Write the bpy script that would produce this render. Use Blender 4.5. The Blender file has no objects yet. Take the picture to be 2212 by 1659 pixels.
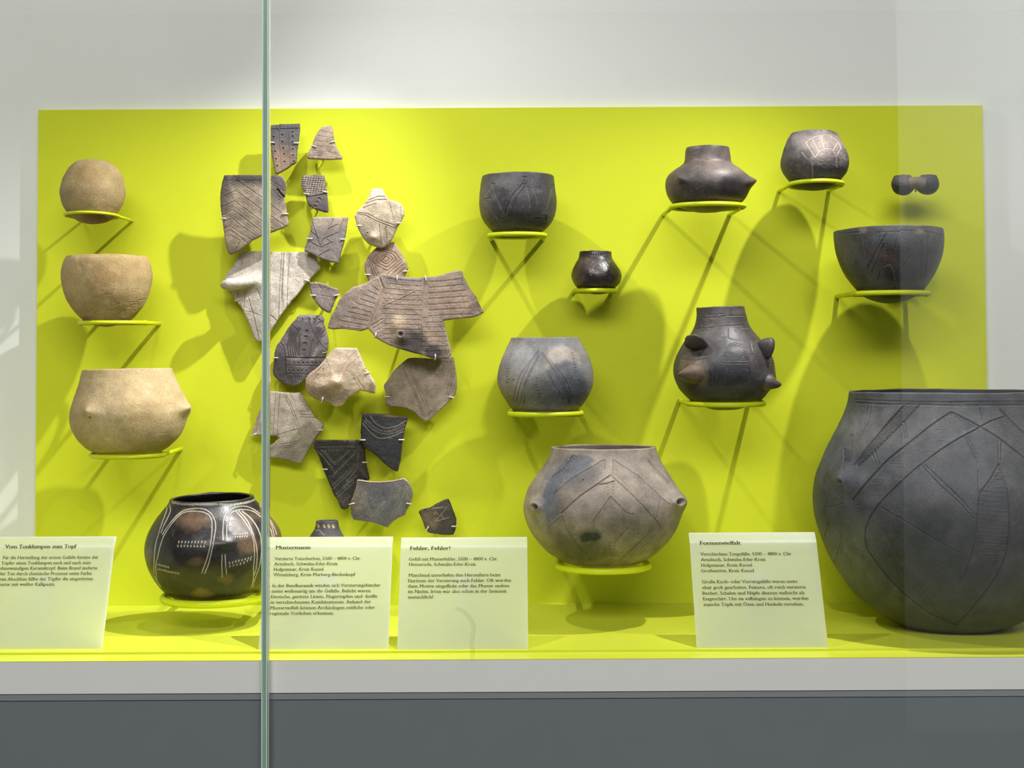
import bpy, math, random
import numpy as np
from mathutils import Vector, Matrix
from mathutils.geometry import delaunay_2d_cdt

random.seed(7)
rng = np.random.default_rng(7)
scene = bpy.context.scene
col = scene.collection

# ------------------------------------------------------------------ camera
W, H, F = 2212.0, 1659.0, 3540.0
PITCH, ROLL = math.radians(2.4), 0.0048
HORIZON = 745.0
CX, CY = 1106.0, HORIZON - F * math.tan(PITCH)
FLOOR_Z = 0.95                                   # top of the display floor
CAM = np.array([0.0, -2.615, FLOOR_Z + 0.4076])
_f = np.array([0, math.cos(PITCH), math.sin(PITCH)])
_u = np.array([0, -math.sin(PITCH), math.cos(PITCH)])
_r = np.array([1.0, 0, 0])
RIGHT = _r * math.cos(ROLL) - _u * math.sin(ROLL)
UP = _u * math.cos(ROLL) + _r * math.sin(ROLL)
FWD = _f
cam_data = bpy.data.cameras.new('camera')
cam_data.sensor_width = 36.0
cam_data.lens = 36.0 * F / W
cam_data.shift_y = -((H / 2) - CY) / W
cam_data.clip_start = 0.05
cam = bpy.data.objects.new('camera', cam_data)
cam.matrix_world = Matrix(((RIGHT[0], UP[0], -FWD[0], CAM[0]), (RIGHT[1], UP[1], -FWD[1], CAM[1]),
                           (RIGHT[2], UP[2], -FWD[2], CAM[2]), (0, 0, 0, 1)))
col.objects.link(cam)
scene.camera = cam

# ------------------------------------------------------------------ view, world, lights
scene.view_settings.view_transform = 'Standard'
scene.view_settings.look = 'None'
scene.view_settings.exposure = 0.0
scene.view_settings.gamma = 1.0
scene.view_settings.use_curve_mapping = False
scene.cycles.caustics_reflective = False
world = bpy.data.worlds.new('room_air')
scene.world = world
world.use_nodes = True
world.node_tree.nodes['Background'].inputs[0].default_value = (0.95, 0.97, 1.0, 1)
world.node_tree.nodes['Background'].inputs[1].default_value = 0.03

LAMP_Z, LAMP_Y = CAM[2] + 0.82, -0.40


def spot(name, x, target, watts, size, blend, colour=(1.0, 0.97, 0.985), r=0.011, y=LAMP_Y, z=LAMP_Z):
    l = bpy.data.lights.new(name, 'SPOT')
    l.energy = watts
    l.spot_size = math.radians(size)
    l.spot_blend = blend
    l.shadow_soft_size = r
    l.color = colour
    o = bpy.data.objects.new(name, l)
    o.location = (x, y, z)
    o.rotation_euler = (Vector(target) - Vector(o.location)).to_track_quat('-Z', 'Y').to_euler()
    col.objects.link(o)
    return o


def area(name, loc, target, sx, sy, watts, colour=(1, 1, 1)):
    l = bpy.data.lights.new(name, 'AREA')
    l.shape = 'RECTANGLE'
    l.size, l.size_y, l.energy, l.color = sx, sy, watts, colour
    o = bpy.data.objects.new(name, l)
    o.location = loc
    o.rotation_euler = (Vector(target) - Vector(loc)).to_track_quat('-Z', 'Y').to_euler()
    col.objects.link(o)
    return o


# a row of spot lamps in the roof of the case, behind the header
spot('case_spot', -0.40, (0.33, -0.45, FLOOR_Z), 23, 122, 1.0)
spot('case_spot', 0.085, (-0.70, -0.17, FLOOR_Z), 76, 62, 1.0)
spot('case_spot', 0.605, (0.11, -0.40, FLOOR_Z), 52, 82, 0.75)
# added fill above the glass lid, brightens the upper wall and the lid
area('chamber_fill_light', (0.0, -0.25, 2.262), (0.0, -0.25, 1.0), 2.1, 0.2, 1.2, (1.0, 0.98, 1.0))
# ceiling lamp of the museum room, then an added fill for the partition
area('room_and_fill_light', (-0.2, -4.2, 3.6), (0.0, 0.0, 1.35), 3.4, 0.9, 166, (1.0, 0.97, 1.0))
area('room_and_fill_light', (2.3, -3.3, 2.75), (2.3, -4.1, 1.2), 1.2, 0.4, 40, (0.93, 0.97, 1.0))  # added light, brightens the partition so the pane mirrors it as haze


# ------------------------------------------------------------------ helpers: projection
def ray(px, py):
    px = np.asarray(px, float); py = np.asarray(py, float)
    return FWD + RIGHT * ((px - CX) / F)[..., None] - UP * ((py - CY) / F)[..., None]


def at(px, py, d):
    """point(s) seen at a photo pixel, d metres in front of the back wall"""
    r = ray(px, py)
    t = (-np.asarray(d, float) - CAM[1]) / r[..., 1]
    return CAM + r * t[..., None]


def floor_at(px, py, z=FLOOR_Z):
    r = ray(px, py)
    t = (z - CAM[2]) / r[..., 2]
    return CAM + r * t[..., None]


def proj(P):
    v = np.asarray(P) - CAM
    w = v @ FWD
    return CX + F * (v @ RIGHT) / w, CY - F * (v @ UP) / w


CROPS = {'A': (60, 300, .25316), 'B': (60, 760, .34364), 'C': (440, 240, .27728), 'D': (440, 500, .19289),
         'E': (680, 380, .24715), 'F': (520, 660, .22908), 'G': (600, 860, .18687), 'H': (960, 340, .20796),
         'I': (1020, 700, .33755), 'J': (1380, 250, .24108), 'K': (1400, 620, .18087), 'L': (1760, 340, .21702),
         'M': (1720, 800, .38588), 'N': (0, 1130, .27125), 'O': (560, 1130, .27125), 'P': (1120, 1120, .31646),
         'Q': (460, 360, .12056), 'R': (300, 1040, .16878), 'X': (0, 0, 1.0)}


def cv(c, pts):
    ox, oy, s = CROPS[c]
    return np.array([(ox + x * s, oy + y * s) for x, y in pts], float)


def lin(c):
    c = np.asarray(c, float) / 255.0
    return np.where(c <= 0.04045, c / 12.92, ((c + 0.055) / 1.055) ** 2.4)


# ------------------------------------------------------------------ helpers: noise
def _hash(ix, iy, iz):
    n = (ix.astype(np.int64) * 374761393 + iy.astype(np.int64) * 668265263 + iz.astype(np.int64) * 2147483647) & 0xffffffff
    n = ((n ^ (n >> 13)) * 1274126177) & 0xffffffff
    n = ((n ^ (n >> 16)) * 2246822519) & 0xffffffff
    return ((n ^ (n >> 15)) & 0xffff) / 65535.0


def vnoise(p):
    i = np.floor(p); f = p - i; f = f * f * (3 - 2 * f)
    i = i.astype(np.int64)
    out = 0
    for a in (0, 1):
        for b in (0, 1):
            for c in (0, 1):
                w = (f[:, 0] if a else 1 - f[:, 0]) * (f[:, 1] if b else 1 - f[:, 1]) * (f[:, 2] if c else 1 - f[:, 2])
                out = out + w * _hash(i[:, 0] + a, i[:, 1] + b, i[:, 2] + c)
    return out * 2 - 1


def fbm(p, octaves=3):
    out = np.zeros(len(p)); amp = 1.0
    for k in range(octaves):
        out += amp * vnoise(p * (2 ** k) + 17.3 * k)
        amp *= 0.5
    return out / 1.75


# ------------------------------------------------------------------ helpers: meshes
def mesh_np(name, verts, faces, smooth=True, colors=None):
    """faces: list of int arrays (n,k)"""
    me = bpy.data.meshes.new(name)
    verts = np.ascontiguousarray(verts, np.float32)
    me.vertices.add(len(verts))
    me.vertices.foreach_set('co', verts.ravel())
    faces = [np.asarray(f, np.int32) for f in faces if len(f)]
    loops = np.concatenate([f.ravel() for f in faces])
    sizes = np.concatenate([np.full(len(f), f.shape[1], np.int32) for f in faces])
    starts = np.concatenate([[0], np.cumsum(sizes)[:-1]]).astype(np.int32)
    me.loops.add(len(loops))
    me.loops.foreach_set('vertex_index', loops)
    me.polygons.add(len(sizes))
    me.polygons.foreach_set('loop_start', starts)
    me.update(calc_edges=True)
    me.polygons.foreach_set('use_smooth', np.full(len(sizes), bool(smooth)))
    if colors is not None:
        at_ = me.color_attributes.new('Col', 'FLOAT_COLOR', 'POINT')
        c4 = np.ones((len(verts), 4), np.float32)
        c4[:, :3] = np.clip(colors, 0, 1)
        at_.data.foreach_set('color', c4.ravel())
    me.validate()
    return me


def link(name, me, mat, parent=None):
    o = bpy.data.objects.new(name, me)
    if mat is not None:
        me.materials.append(mat)
    col.objects.link(o)
    if parent is not None:
        o.parent = parent
        o.matrix_parent_inverse = parent.matrix_world.inverted() if parent.type != 'EMPTY' else Matrix.Translation(-parent.location)
    return o


def empty(name, loc):
    o = bpy.data.objects.new(name, None)
    o.location = loc
    o.empty_display_size = 0.02
    col.objects.link(o)
    return o


def tag(o, label=None, cat=None, group=None, kind=None):
    if label: o['label'] = label
    if cat: o['category'] = cat
    if group: o['group'] = group
    if kind: o['kind'] = kind
    return o


class MB:
    def __init__(self):
        self.v = []; self.f4 = []; self.f3 = []; self.n = 0

    def add(self, v, f4=(), f3=()):
        v = np.asarray(v, float)
        self.v.append(v)
        if len(f4): self.f4.append(np.asarray(f4) + self.n)
        if len(f3): self.f3.append(np.asarray(f3) + self.n)
        self.n += len(v)

    def box(self, x0, x1, y0, y1, z0, z1):
        v = [(x, y, z) for x in (x0, x1) for y in (y0, y1) for z in (z0, z1)]
        self.add(v, [(0, 1, 3, 2), (4, 6, 7, 5), (0, 4, 5, 1), (2, 3, 7, 6), (0, 2, 6, 4), (1, 5, 7, 3)])

    def tube(self, pts, r, n=10, closed=False):
        pts = np.asarray(pts, float); m = len(pts)
        r = np.full(m, r) if np.isscalar(r) else np.asarray(r)
        if closed:
            tan = np.roll(pts, -1, 0) - np.roll(pts, 1, 0)
        else:
            tan = np.gradient(pts, axis=0)
        tan /= np.linalg.norm(tan, axis=1)[:, None]
        ref = np.array([0.0, 0, 1.0]) if abs(tan[:, 2]).max() < 0.9 else np.array([0.31, 0.77, 0.2])
        a = np.cross(tan, ref); a /= np.linalg.norm(a, axis=1)[:, None]
        b = np.cross(tan, a)
        th = np.linspace(0, 2 * math.pi, n, endpoint=False)
        ring = pts[:, None, :] + r[:, None, None] * (np.cos(th)[None, :, None] * a[:, None, :] + np.sin(th)[None, :, None] * b[:, None, :])
        v = ring.reshape(-1, 3)
        f = []
        for i in range(m if closed else m - 1):
            j = (i + 1) % m
            for k in range(n):
                k2 = (k + 1) % n
                f.append((i * n + k, i * n + k2, j * n + k2, j * n + k))
        f3 = []
        if not closed:
            v = np.vstack([v, pts[0], pts[-1]])
            c0, c1 = m * n, m * n + 1
            for k in range(n):
                k2 = (k + 1) % n
                f3.append((c0, k2, k)); f3.append((c1, (m - 1) * n + k, (m - 1) * n + k2))
        self.add(v, f, f3)

    def build(self, name, mat, parent=None, smooth=True):
        fs = []
        if self.f4: fs.append(np.vstack(self.f4))
        if self.f3: fs.append(np.vstack(self.f3))
        return link(name, mesh_np(name, np.vstack(self.v), fs, smooth), mat, parent)


def smooth_path(pts, n=8):
    """Catmull-Rom through the points"""
    p = np.asarray(pts, float)
    if len(p) < 3:
        return p
    q = np.vstack([2 * p[0] - p[1], p, 2 * p[-1] - p[-2]])
    out = []
    for i in range(1, len(q) - 2):
        for t in np.linspace(0, 1, n, endpoint=False):
            t2, t3 = t * t, t * t * t
            out.append(0.5 * ((2 * q[i]) + (-q[i - 1] + q[i + 1]) * t + (2 * q[i - 1] - 5 * q[i] + 4 * q[i + 1] - q[i + 2]) * t2
                              + (-q[i - 1] + 3 * q[i] - 3 * q[i + 1] + q[i + 2]) * t3))
    out.append(p[-1])
    return np.array(out)


# ------------------------------------------------------------------ materials
def mat_plain(name, rgb, rough=0.5, spec=0.4, noise=0.0, scale=40.0, bump=0.0, bscale=300.0):
    m = bpy.data.materials.new(name)
    m.use_nodes = True
    nt = m.node_tree
    b = nt.nodes['Principled BSDF']
    c = tuple(lin(rgb)) + (1.0,)
    b.inputs['Base Color'].default_value = c
    b.inputs['Roughness'].default_value = rough
    b.inputs['Specular IOR Level'].default_value = spec
    tc = nt.nodes.new('ShaderNodeTexCoord')
    if noise > 0:
        n = nt.nodes.new('ShaderNodeTexNoise'); n.inputs['Scale'].default_value = scale; n.inputs['Detail'].default_value = 4
        nt.links.new(tc.outputs['Object'], n.inputs['Vector'])
        mr = nt.nodes.new('ShaderNodeMapRange')
        mr.inputs['To Min'].default_value = 1 - noise; mr.inputs['To Max'].default_value = 1 + noise
        nt.links.new(n.outputs['Fac'], mr.inputs['Value'])
        mx = nt.nodes.new('ShaderNodeVectorMath'); mx.operation = 'SCALE'
        mx.inputs[0].default_value = c[:3]
        nt.links.new(mr.outputs['Result'], mx.inputs['Scale'])
        nt.links.new(mx.outputs['Vector'], b.inputs['Base Color'])
    if bump > 0:
        n = nt.nodes.new('ShaderNodeTexNoise'); n.inputs['Scale'].default_value = bscale; n.inputs['Detail'].default_value = 3
        nt.links.new(tc.outputs['Object'], n.inputs['Vector'])
        bp = nt.nodes.new('ShaderNodeBump'); bp.inputs['Strength'].default_value = bump; bp.inputs['Distance'].default_value = 0.001
        nt.links.new(n.outputs['Fac'], bp.inputs['Height'])
        nt.links.new(bp.outputs['Normal'], b.inputs['Normal'])
    return m


def mat_clay(name, rough=0.65, spec=0.3, grain=0.18, gscale=260.0, bump=0.25, bscale=420.0, blotch=0.25, tone=0.82):
    """fired clay: the vertex colour carries the firing clouds, stains and paste, nodes add grain and fine relief"""
    m = bpy.data.materials.new(name)
    m.use_nodes = True
    nt = m.node_tree
    b = nt.nodes['Principled BSDF']
    b.inputs['Roughness'].default_value = rough
    b.inputs['Specular IOR Level'].default_value = spec
    a = nt.nodes.new('ShaderNodeVertexColor'); a.layer_name = 'Col'
    tc = nt.nodes.new('ShaderNodeTexCoord')
    n1 = nt.nodes.new('ShaderNodeTexNoise'); n1.inputs['Scale'].default_value = gscale; n1.inputs['Detail'].default_value = 4
    n2 = nt.nodes.new('ShaderNodeTexNoise'); n2.inputs['Scale'].default_value = 38.0; n2.inputs['Detail'].default_value = 5
    n2.inputs['Roughness'].default_value = 0.65
    for n in (n1, n2):
        nt.links.new(tc.outputs['Object'], n.inputs['Vector'])
    r1 = nt.nodes.new('ShaderNodeMapRange'); r1.inputs['From Min'].default_value = .25; r1.inputs['From Max'].default_value = .75
    r1.inputs['To Min'].default_value = tone * (1 - grain); r1.inputs['To Max'].default_value = tone * (1 + grain)
    r2 = nt.nodes.new('ShaderNodeMapRange'); r2.inputs['From Min'].default_value = .3; r2.inputs['From Max'].default_value = .7
    r2.inputs['To Min'].default_value = 1 - blotch; r2.inputs['To Max'].default_value = 1 + blotch
    nt.links.new(n1.outputs['Fac'], r1.inputs['Value']); nt.links.new(n2.outputs['Fac'], r2.inputs['Value'])
    mu = nt.nodes.new('ShaderNodeMath'); mu.operation = 'MULTIPLY'
    nt.links.new(r1.outputs['Result'], mu.inputs[0]); nt.links.new(r2.outputs['Result'], mu.inputs[1])
    sc = nt.nodes.new('ShaderNodeVectorMath'); sc.operation = 'SCALE'
    nt.links.new(a.outputs['Color'], sc.inputs[0]); nt.links.new(mu.outputs['Value'], sc.inputs['Scale'])
    nt.links.new(sc.outputs['Vector'], b.inputs['Base Color'])
    n3 = nt.nodes.new('ShaderNodeTexNoise'); n3.inputs['Scale'].default_value = bscale; n3.inputs['Detail'].default_value = 4
    nt.links.new(tc.outputs['Object'], n3.inputs['Vector'])
    bp = nt.nodes.new('ShaderNodeBump'); bp.inputs['Strength'].default_value = bump; bp.inputs['Distance'].default_value = 0.0012
    nt.links.new(n3.outputs['Fac'], bp.inputs['Height']); nt.links.new(bp.outputs['Normal'], b.inputs['Normal'])
    rr = nt.nodes.new('ShaderNodeMapRange'); rr.inputs['To Min'].default_value = rough - 0.12; rr.inputs['To Max'].default_value = rough + 0.12
    nt.links.new(n2.outputs['Fac'], rr.inputs['Value']); nt.links.new(rr.outputs['Result'], b.inputs['Roughness'])
    return m


M = {}
M['lime'] = mat_plain('lime_paint', (204, 211, 44), 0.55, 0.15, noise=0.012, scale=60, bump=0.03, bscale=900)
M['lime_floor'] = mat_plain('lime_floor_paint', (204, 211, 62), 0.35, 0.3, noise=0.012, scale=60)
M['lime_metal'] = mat_plain('lime_powder_coat', (204, 214, 20), 0.38, 0.45, noise=0.02, scale=200)
M['white_wall'] = mat_plain('white_wall_paint', (226, 226, 223), 0.8, 0.2, noise=0.015, scale=20)
M['white_shelf'] = mat_plain('white_shelf_lacquer', (240, 238, 233), 0.5, 0.3, noise=0.012, scale=25)
M['grey_plinth'] = mat_plain('grey_plinth_paint', (118, 124, 128), 0.7, 0.25, noise=0.03, scale=25, bump=0.05)
M['grey_trim'] = mat_plain('grey_trim_paint', (140, 144, 146), 0.6, 0.3, noise=0.02, scale=30)
M['dark_room'] = mat_plain('dark_room_paint', (46, 47, 50), 0.85, 0.2, noise=0.04, scale=6)
M['room_floor'] = mat_plain('room_floor_stone', (70, 68, 66), 0.6, 0.3, noise=0.06, scale=8)
M['claw'] = mat_plain('clear_sleeve', (212, 205, 188), 0.35, 0.5, noise=0.03, scale=200)
M['ink'] = mat_plain('label_ink', (74, 62, 22), 0.8, 0.1, noise=0.05, scale=300)
M['edge_pale'] = mat_plain('glass_edge_pale', (206, 222, 204), 0.25, 0.5, noise=0.05, scale=30)
M['edge_teal'] = mat_plain('glass_edge_teal', (136, 172, 152), 0.2, 0.5, noise=0.08, scale=25)
M['edge_dark'] = mat_plain('glass_edge_dark', (112, 148, 132), 0.2, 0.5, noise=0.08, scale=25)
M['edge_highlight'] = mat_plain('glass_edge_highlight', (236, 238, 220), 0.2, 0.5, noise=0.04, scale=30)  # painted highlight of the glass joint


def mat_glass():
    m = bpy.data.materials.new('case_glass')
    m.use_nodes = True
    nt = m.node_tree
    nt.nodes.clear()
    out = nt.nodes.new('ShaderNodeOutputMaterial')
    mix = nt.nodes.new('ShaderNodeMixShader')
    tr = nt.nodes.new('ShaderNodeBsdfTransparent'); tr.inputs[0].default_value = (0.985, 0.995, 0.985, 1)
    gl = nt.nodes.new('ShaderNodeBsdfGlossy'); gl.inputs['Roughness'].default_value = 0.0
    # mirror share of a glass surface by angle (Schlick)
    ge = nt.nodes.new('ShaderNodeNewGeometry')
    dt = nt.nodes.new('ShaderNodeVectorMath'); dt.operation = 'DOT_PRODUCT'
    nt.links.new(ge.outputs['Incoming'], dt.inputs[0]); nt.links.new(ge.outputs['Normal'], dt.inputs[1])
    ab = nt.nodes.new('ShaderNodeMath'); ab.operation = 'ABSOLUTE'; nt.links.new(dt.outputs['Value'], ab.inputs[0])
    om = nt.nodes.new('ShaderNodeMath'); om.operation = 'SUBTRACT'; om.inputs[0].default_value = 1.0; nt.links.new(ab.outputs[0], om.inputs[1])
    pw = nt.nodes.new('ShaderNodeMath'); pw.operation = 'POWER'; pw.inputs[1].default_value = 5.0; nt.links.new(om.outputs[0], pw.inputs[0])
    ma = nt.nodes.new('ShaderNodeMath'); ma.operation = 'MULTIPLY_ADD'; ma.inputs[1].default_value = 0.96; ma.inputs[2].default_value = 0.04
    nt.links.new(pw.outputs[0], ma.inputs[0]); nt.links.new(ma.outputs[0], mix.inputs[0])
    nt.links.new(tr.outputs[0], mix.inputs[1]); nt.links.new(gl.outputs[0], mix.inputs[2])
    nt.links.new(mix.outputs[0], out.inputs[0])
    return m


def mat_acrylic():
    """satin acrylic: scatters light on both sides"""
    m = bpy.data.materials.new('satin_acrylic')
    m.use_nodes = True
    nt = m.node_tree
    nt.nodes.clear()
    out = nt.nodes.new('ShaderNodeOutputMaterial')
    df = nt.nodes.new('ShaderNodeBsdfDiffuse'); tl = nt.nodes.new('ShaderNodeBsdfTranslucent')
    gl = nt.nodes.new('ShaderNodeBsdfGlossy'); gl.inputs['Roughness'].default_value = 0.45
    n = nt.nodes.new('ShaderNodeTexNoise'); n.inputs['Scale'].default_value = 30
    tc = nt.nodes.new('ShaderNodeTexCoord'); nt.links.new(tc.outputs['Object'], n.inputs['Vector'])
    cr = nt.nodes.new('ShaderNodeValToRGB')
    cr.color_ramp.elements[0].color = (0.92, 0.94, 0.90, 1); cr.color_ramp.elements[1].color = (0.95, 0.96, 0.93, 1)
    nt.links.new(n.outputs['Fac'], cr.inputs[0])
    nt.links.new(cr.outputs[0], df.inputs[0]); nt.links.new(cr.outputs[0], tl.inputs[0])
    m1 = nt.nodes.new('ShaderNodeMixShader'); m1.inputs[0].default_value = 0.84
    nt.links.new(df.outputs[0], m1.inputs[1]); nt.links.new(tl.outputs[0], m1.inputs[2])
    m2 = nt.nodes.new('ShaderNodeMixShader'); m2.inputs[0].default_value = 0.03
    nt.links.new(m1.outputs[0], m2.inputs[1]); nt.links.new(gl.outputs[0], m2.inputs[2])
    nt.links.new(m2.outputs[0], out.inputs[0])
    return m


def mat_dark_streak():
    m = bpy.data.materials.new('thin_dark_film')
    m.use_nodes = True
    nt = m.node_tree
    nt.nodes.clear()
    out = nt.nodes.new('ShaderNodeOutputMaterial')
    mix = nt.nodes.new('ShaderNodeMixShader'); mix.inputs[0].default_value = 0.12
    tr = nt.nodes.new('ShaderNodeBsdfTransparent'); df = nt.nodes.new('ShaderNodeBsdfDiffuse')
    df.inputs[0].default_value = (0.05, 0.06, 0.04, 1)
    nt.links.new(tr.outputs[0], mix.inputs[1]); nt.links.new(df.outputs[0], mix.inputs[2]); nt.links.new(mix.outputs[0], out.inputs[0])
    return m


M['glass'] = mat_glass(); M['acrylic'] = mat_acrylic(); M['dark_streak'] = mat_dark_streak()
M['clay_raw'] = mat_clay('pale_raw_clay', 0.85, 0.15, 0.14, 300, 0.5, 380, 0.14, tone=0.74)
M['clay_dark'] = mat_clay('dark_burnished_clay', 0.47, 0.42, 0.2, 300, 0.22, 420, 0.34, tone=0.5)
M['clay_gloss'] = mat_clay('black_polished_clay', 0.35, 0.5, 0.18, 260, 0.2, 300, 0.34, tone=0.7)
M['clay_grey'] = mat_clay('grey_fired_clay', 0.6, 0.3, 0.2, 420, 0.2, 600, 0.28)
M['clay_sherd'] = mat_clay('weathered_sherd_clay', 0.72, 0.25, 0.24, 420, 0.5, 650, 0.24, tone=0.73)
M['clay_sherd_dark'] = mat_clay('dark_sherd_clay', 0.5, 0.35, 0.25, 400, 0.4, 600, 0.3, tone=0.74)

# ------------------------------------------------------------------ the setting
PANEL_D = 0.015
CASE_X = 1.15
FRONT_Y = float(floor_at(np.array(1300.), np.array(1418.))[1])          # front edge of the shelf
BOARD_Y = float(floor_at(np.array(1300.), np.array(1404.))[1])          # front edge of the raised floor board
GLASS_Y = FRONT_Y - 0.012


def struct(name, build, mat, parent=None, smooth=False):
    mb = MB(); build(mb)
    o = mb.build(name, mat, parent, smooth)
    if parent is None:
        o['kind'] = 'structure'
    return o


struct('floor', lambda m: m.box(-3.4, 3.4, -6.2, 0.3, -0.05, 0.0), M['room_floor'])
struct('wall_back', lambda m: m.box(-CASE_X - 0.4, CASE_X + 0.4, 0.0, 0.1, 0.0, 2.9), M['white_wall'])
struct('wall_left', lambda m: m.box(-CASE_X - 0.03, -CASE_X, FRONT_Y, 0.0, FLOOR_Z - 0.05, 2.27), M['white_wall'])
struct('wall_right', lambda m: m.box(CASE_X, CASE_X + 0.03, FRONT_Y, 0.0, FLOOR_Z - 0.05, 2.27), M['white_wall'])
struct('ceiling', lambda m: m.box(-CASE_X - 0.03, CASE_X + 0.03, FRONT_Y, 0.0, 2.27, 2.30), M['white_wall'])
LID_Z = float(at(np.array(1106.), np.array(27.), 0.0)[2])
lid = struct('ceiling_glass', lambda m: m.add([(-CASE_X, FRONT_Y, LID_Z), (CASE_X, FRONT_Y, LID_Z), (CASE_X, 0, LID_Z), (-CASE_X, 0, LID_Z)], [(0, 1, 2, 3)]), M['glass'])
SHELF_LO = float(at(np.array(1200.), np.array(1494.), -FRONT_Y)[2])
struct('wall_room', lambda m: m.box(-3.4, 3.4, -6.3, -6.2, 0.0, 3.8), M['dark_room'])
struct('wall_partition', lambda m: m.box(1.375, 3.4, -4.108, -4.10, 0.0, 2.9), M['white_wall'])

o = struct('display_shelf', lambda m: m.box(-CASE_X - 0.03, CASE_X + 0.03, FRONT_Y, 0.0, SHELF_LO, FLOOR_Z - 0.0038), M['white_shelf'])
tag(o, 'long white shelf edge running below the lime green display floor', 'shelf')
o = struct('display_plinth', lambda m: m.box(-CASE_X - 0.03, CASE_X + 0.03, FRONT_Y + 0.004, 0.0, 0.0, SHELF_LO), M['grey_plinth'])
tag(o, 'dark grey plinth under the white shelf edge', 'plinth')
o2 = struct('cover_strip', lambda m: m.box(-CASE_X - 0.03, CASE_X + 0.03, FRONT_Y + 0.002, FRONT_Y + 0.004, SHELF_LO - 0.009, SHELF_LO), M['grey_trim'], o)

p0 = at(np.array(83.), np.array(237.), PANEL_D); p1 = at(np.array(2122.), np.array(228.), PANEL_D)
pb = at(np.array(77.), np.array(1155.), PANEL_D)
o = struct('green_panel', lambda m: m.box(p0[0], p1[0], -PANEL_D, -0.0002, FLOOR_Z, 0.5 * (p0[2] + p1[2])), M['lime'])
del o['kind']
tag(o, 'large flat lime green backing panel on the white wall', 'panel')
e = empty('display_floor', (0, FRONT_Y, FLOOR_Z))
tag(e, 'lime green display floor in front of the green panel', 'floor board')
struct('base_sheet', lambda m: m.box(-CASE_X, CASE_X, FRONT_Y, -0.0002, FLOOR_Z - 0.0038, FLOOR_Z - 0.003), M['lime_floor'], e)
struct('raised_board', lambda m: m.box(-CASE_X, CASE_X, BOARD_Y, -0.0002, FLOOR_Z - 0.003, FLOOR_Z), M['lime_floor'], e)

# glass: two panes that meet at a vertical joint
JX = float(at(np.array(574.), np.array(830.), -GLASS_Y)[0])
gz0, gz1 = 0.55, 2.30
gl = struct('glass_pane', lambda m: m.box(JX + 0.0052, CASE_X + 0.1, GLASS_Y, GLASS_Y + 0.008, gz0, gz1), M['glass'])
del gl['kind']; tag(gl, 'wide clear glass pane covering the case to the right of the joint', 'glass pane')
gl2 = struct('glass_pane', lambda m: m.box(-CASE_X - 0.1, JX - 0.0052, GLASS_Y, GLASS_Y + 0.008, gz0, gz1), M['glass'])
del gl2['kind']; tag(gl2, 'clear glass pane left of the joint, over the pale clay pots', 'glass pane')
struct('polished_edge', lambda m: m.box(JX - 0.0052, JX - 0.0040, GLASS_Y - 0.0004, GLASS_Y + 0.0084, gz0, gz1), M['edge_pale'], gl2)
struct('polished_edge', lambda m: m.box(JX - 0.0040, JX - 0.0018, GLASS_Y - 0.0002, GLASS_Y + 0.0084, gz0, gz1), M['edge_teal'], gl2)
struct('polished_edge', lambda m: m.box(JX - 0.0018, JX - 0.0010, GLASS_Y - 0.0002, GLASS_Y + 0.0084, gz0, gz1), M['edge_dark'], gl2)
struct('polished_edge', lambda m: m.box(JX - 0.0010, JX + 0.0010, GLASS_Y - 0.0002, GLASS_Y + 0.0084, gz0, gz1), M['edge_teal'], gl2)
struct('polished_edge', lambda m: m.box(JX + 0.0014, JX + 0.0024, GLASS_Y - 0.0004, GLASS_Y + 0.0084, gz0, gz1), M['edge_highlight'], gl)  # white bar paints in the highlight along the joint
struct('polished_edge', lambda m: m.box(JX + 0.0036, JX + 0.0043, GLASS_Y - 0.0002, GLASS_Y + 0.0084, gz0, gz1), M['edge_pale'], gl)
sm = smooth_path(cv('O', [(1560, 680), (1620, 700), (1680, 760), (1708, 830), (1700, 900), (1692, 960), (1700, 1020), (1692, 1085)]), 8)  # curved see-through streak that slightly darkens what lies behind it
P3 = at(sm[:, 0], sm[:, 1], -GLASS_Y + 0.0003)
tv = np.gradient(P3, axis=0); tv /= np.linalg.norm(tv, axis=1)[:, None]
nv = np.stack([tv[:, 2], 0 * tv[:, 0], -tv[:, 0]], 1)
wv = 0.0030 * np.minimum(1, np.minimum(np.arange(len(P3)) + 1.5, len(P3) - np.arange(len(P3)) + .5) / 5)[:, None]
vv = np.vstack([P3 + nv * wv, P3 - nv * wv]); k = len(P3)
dark_streak = link('dark_streak', mesh_np('dark_streak', vv, [np.array([(i, i + 1, k + i + 1, k + i) for i in range(k - 1)])], True), M['dark_streak'], gl)

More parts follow.
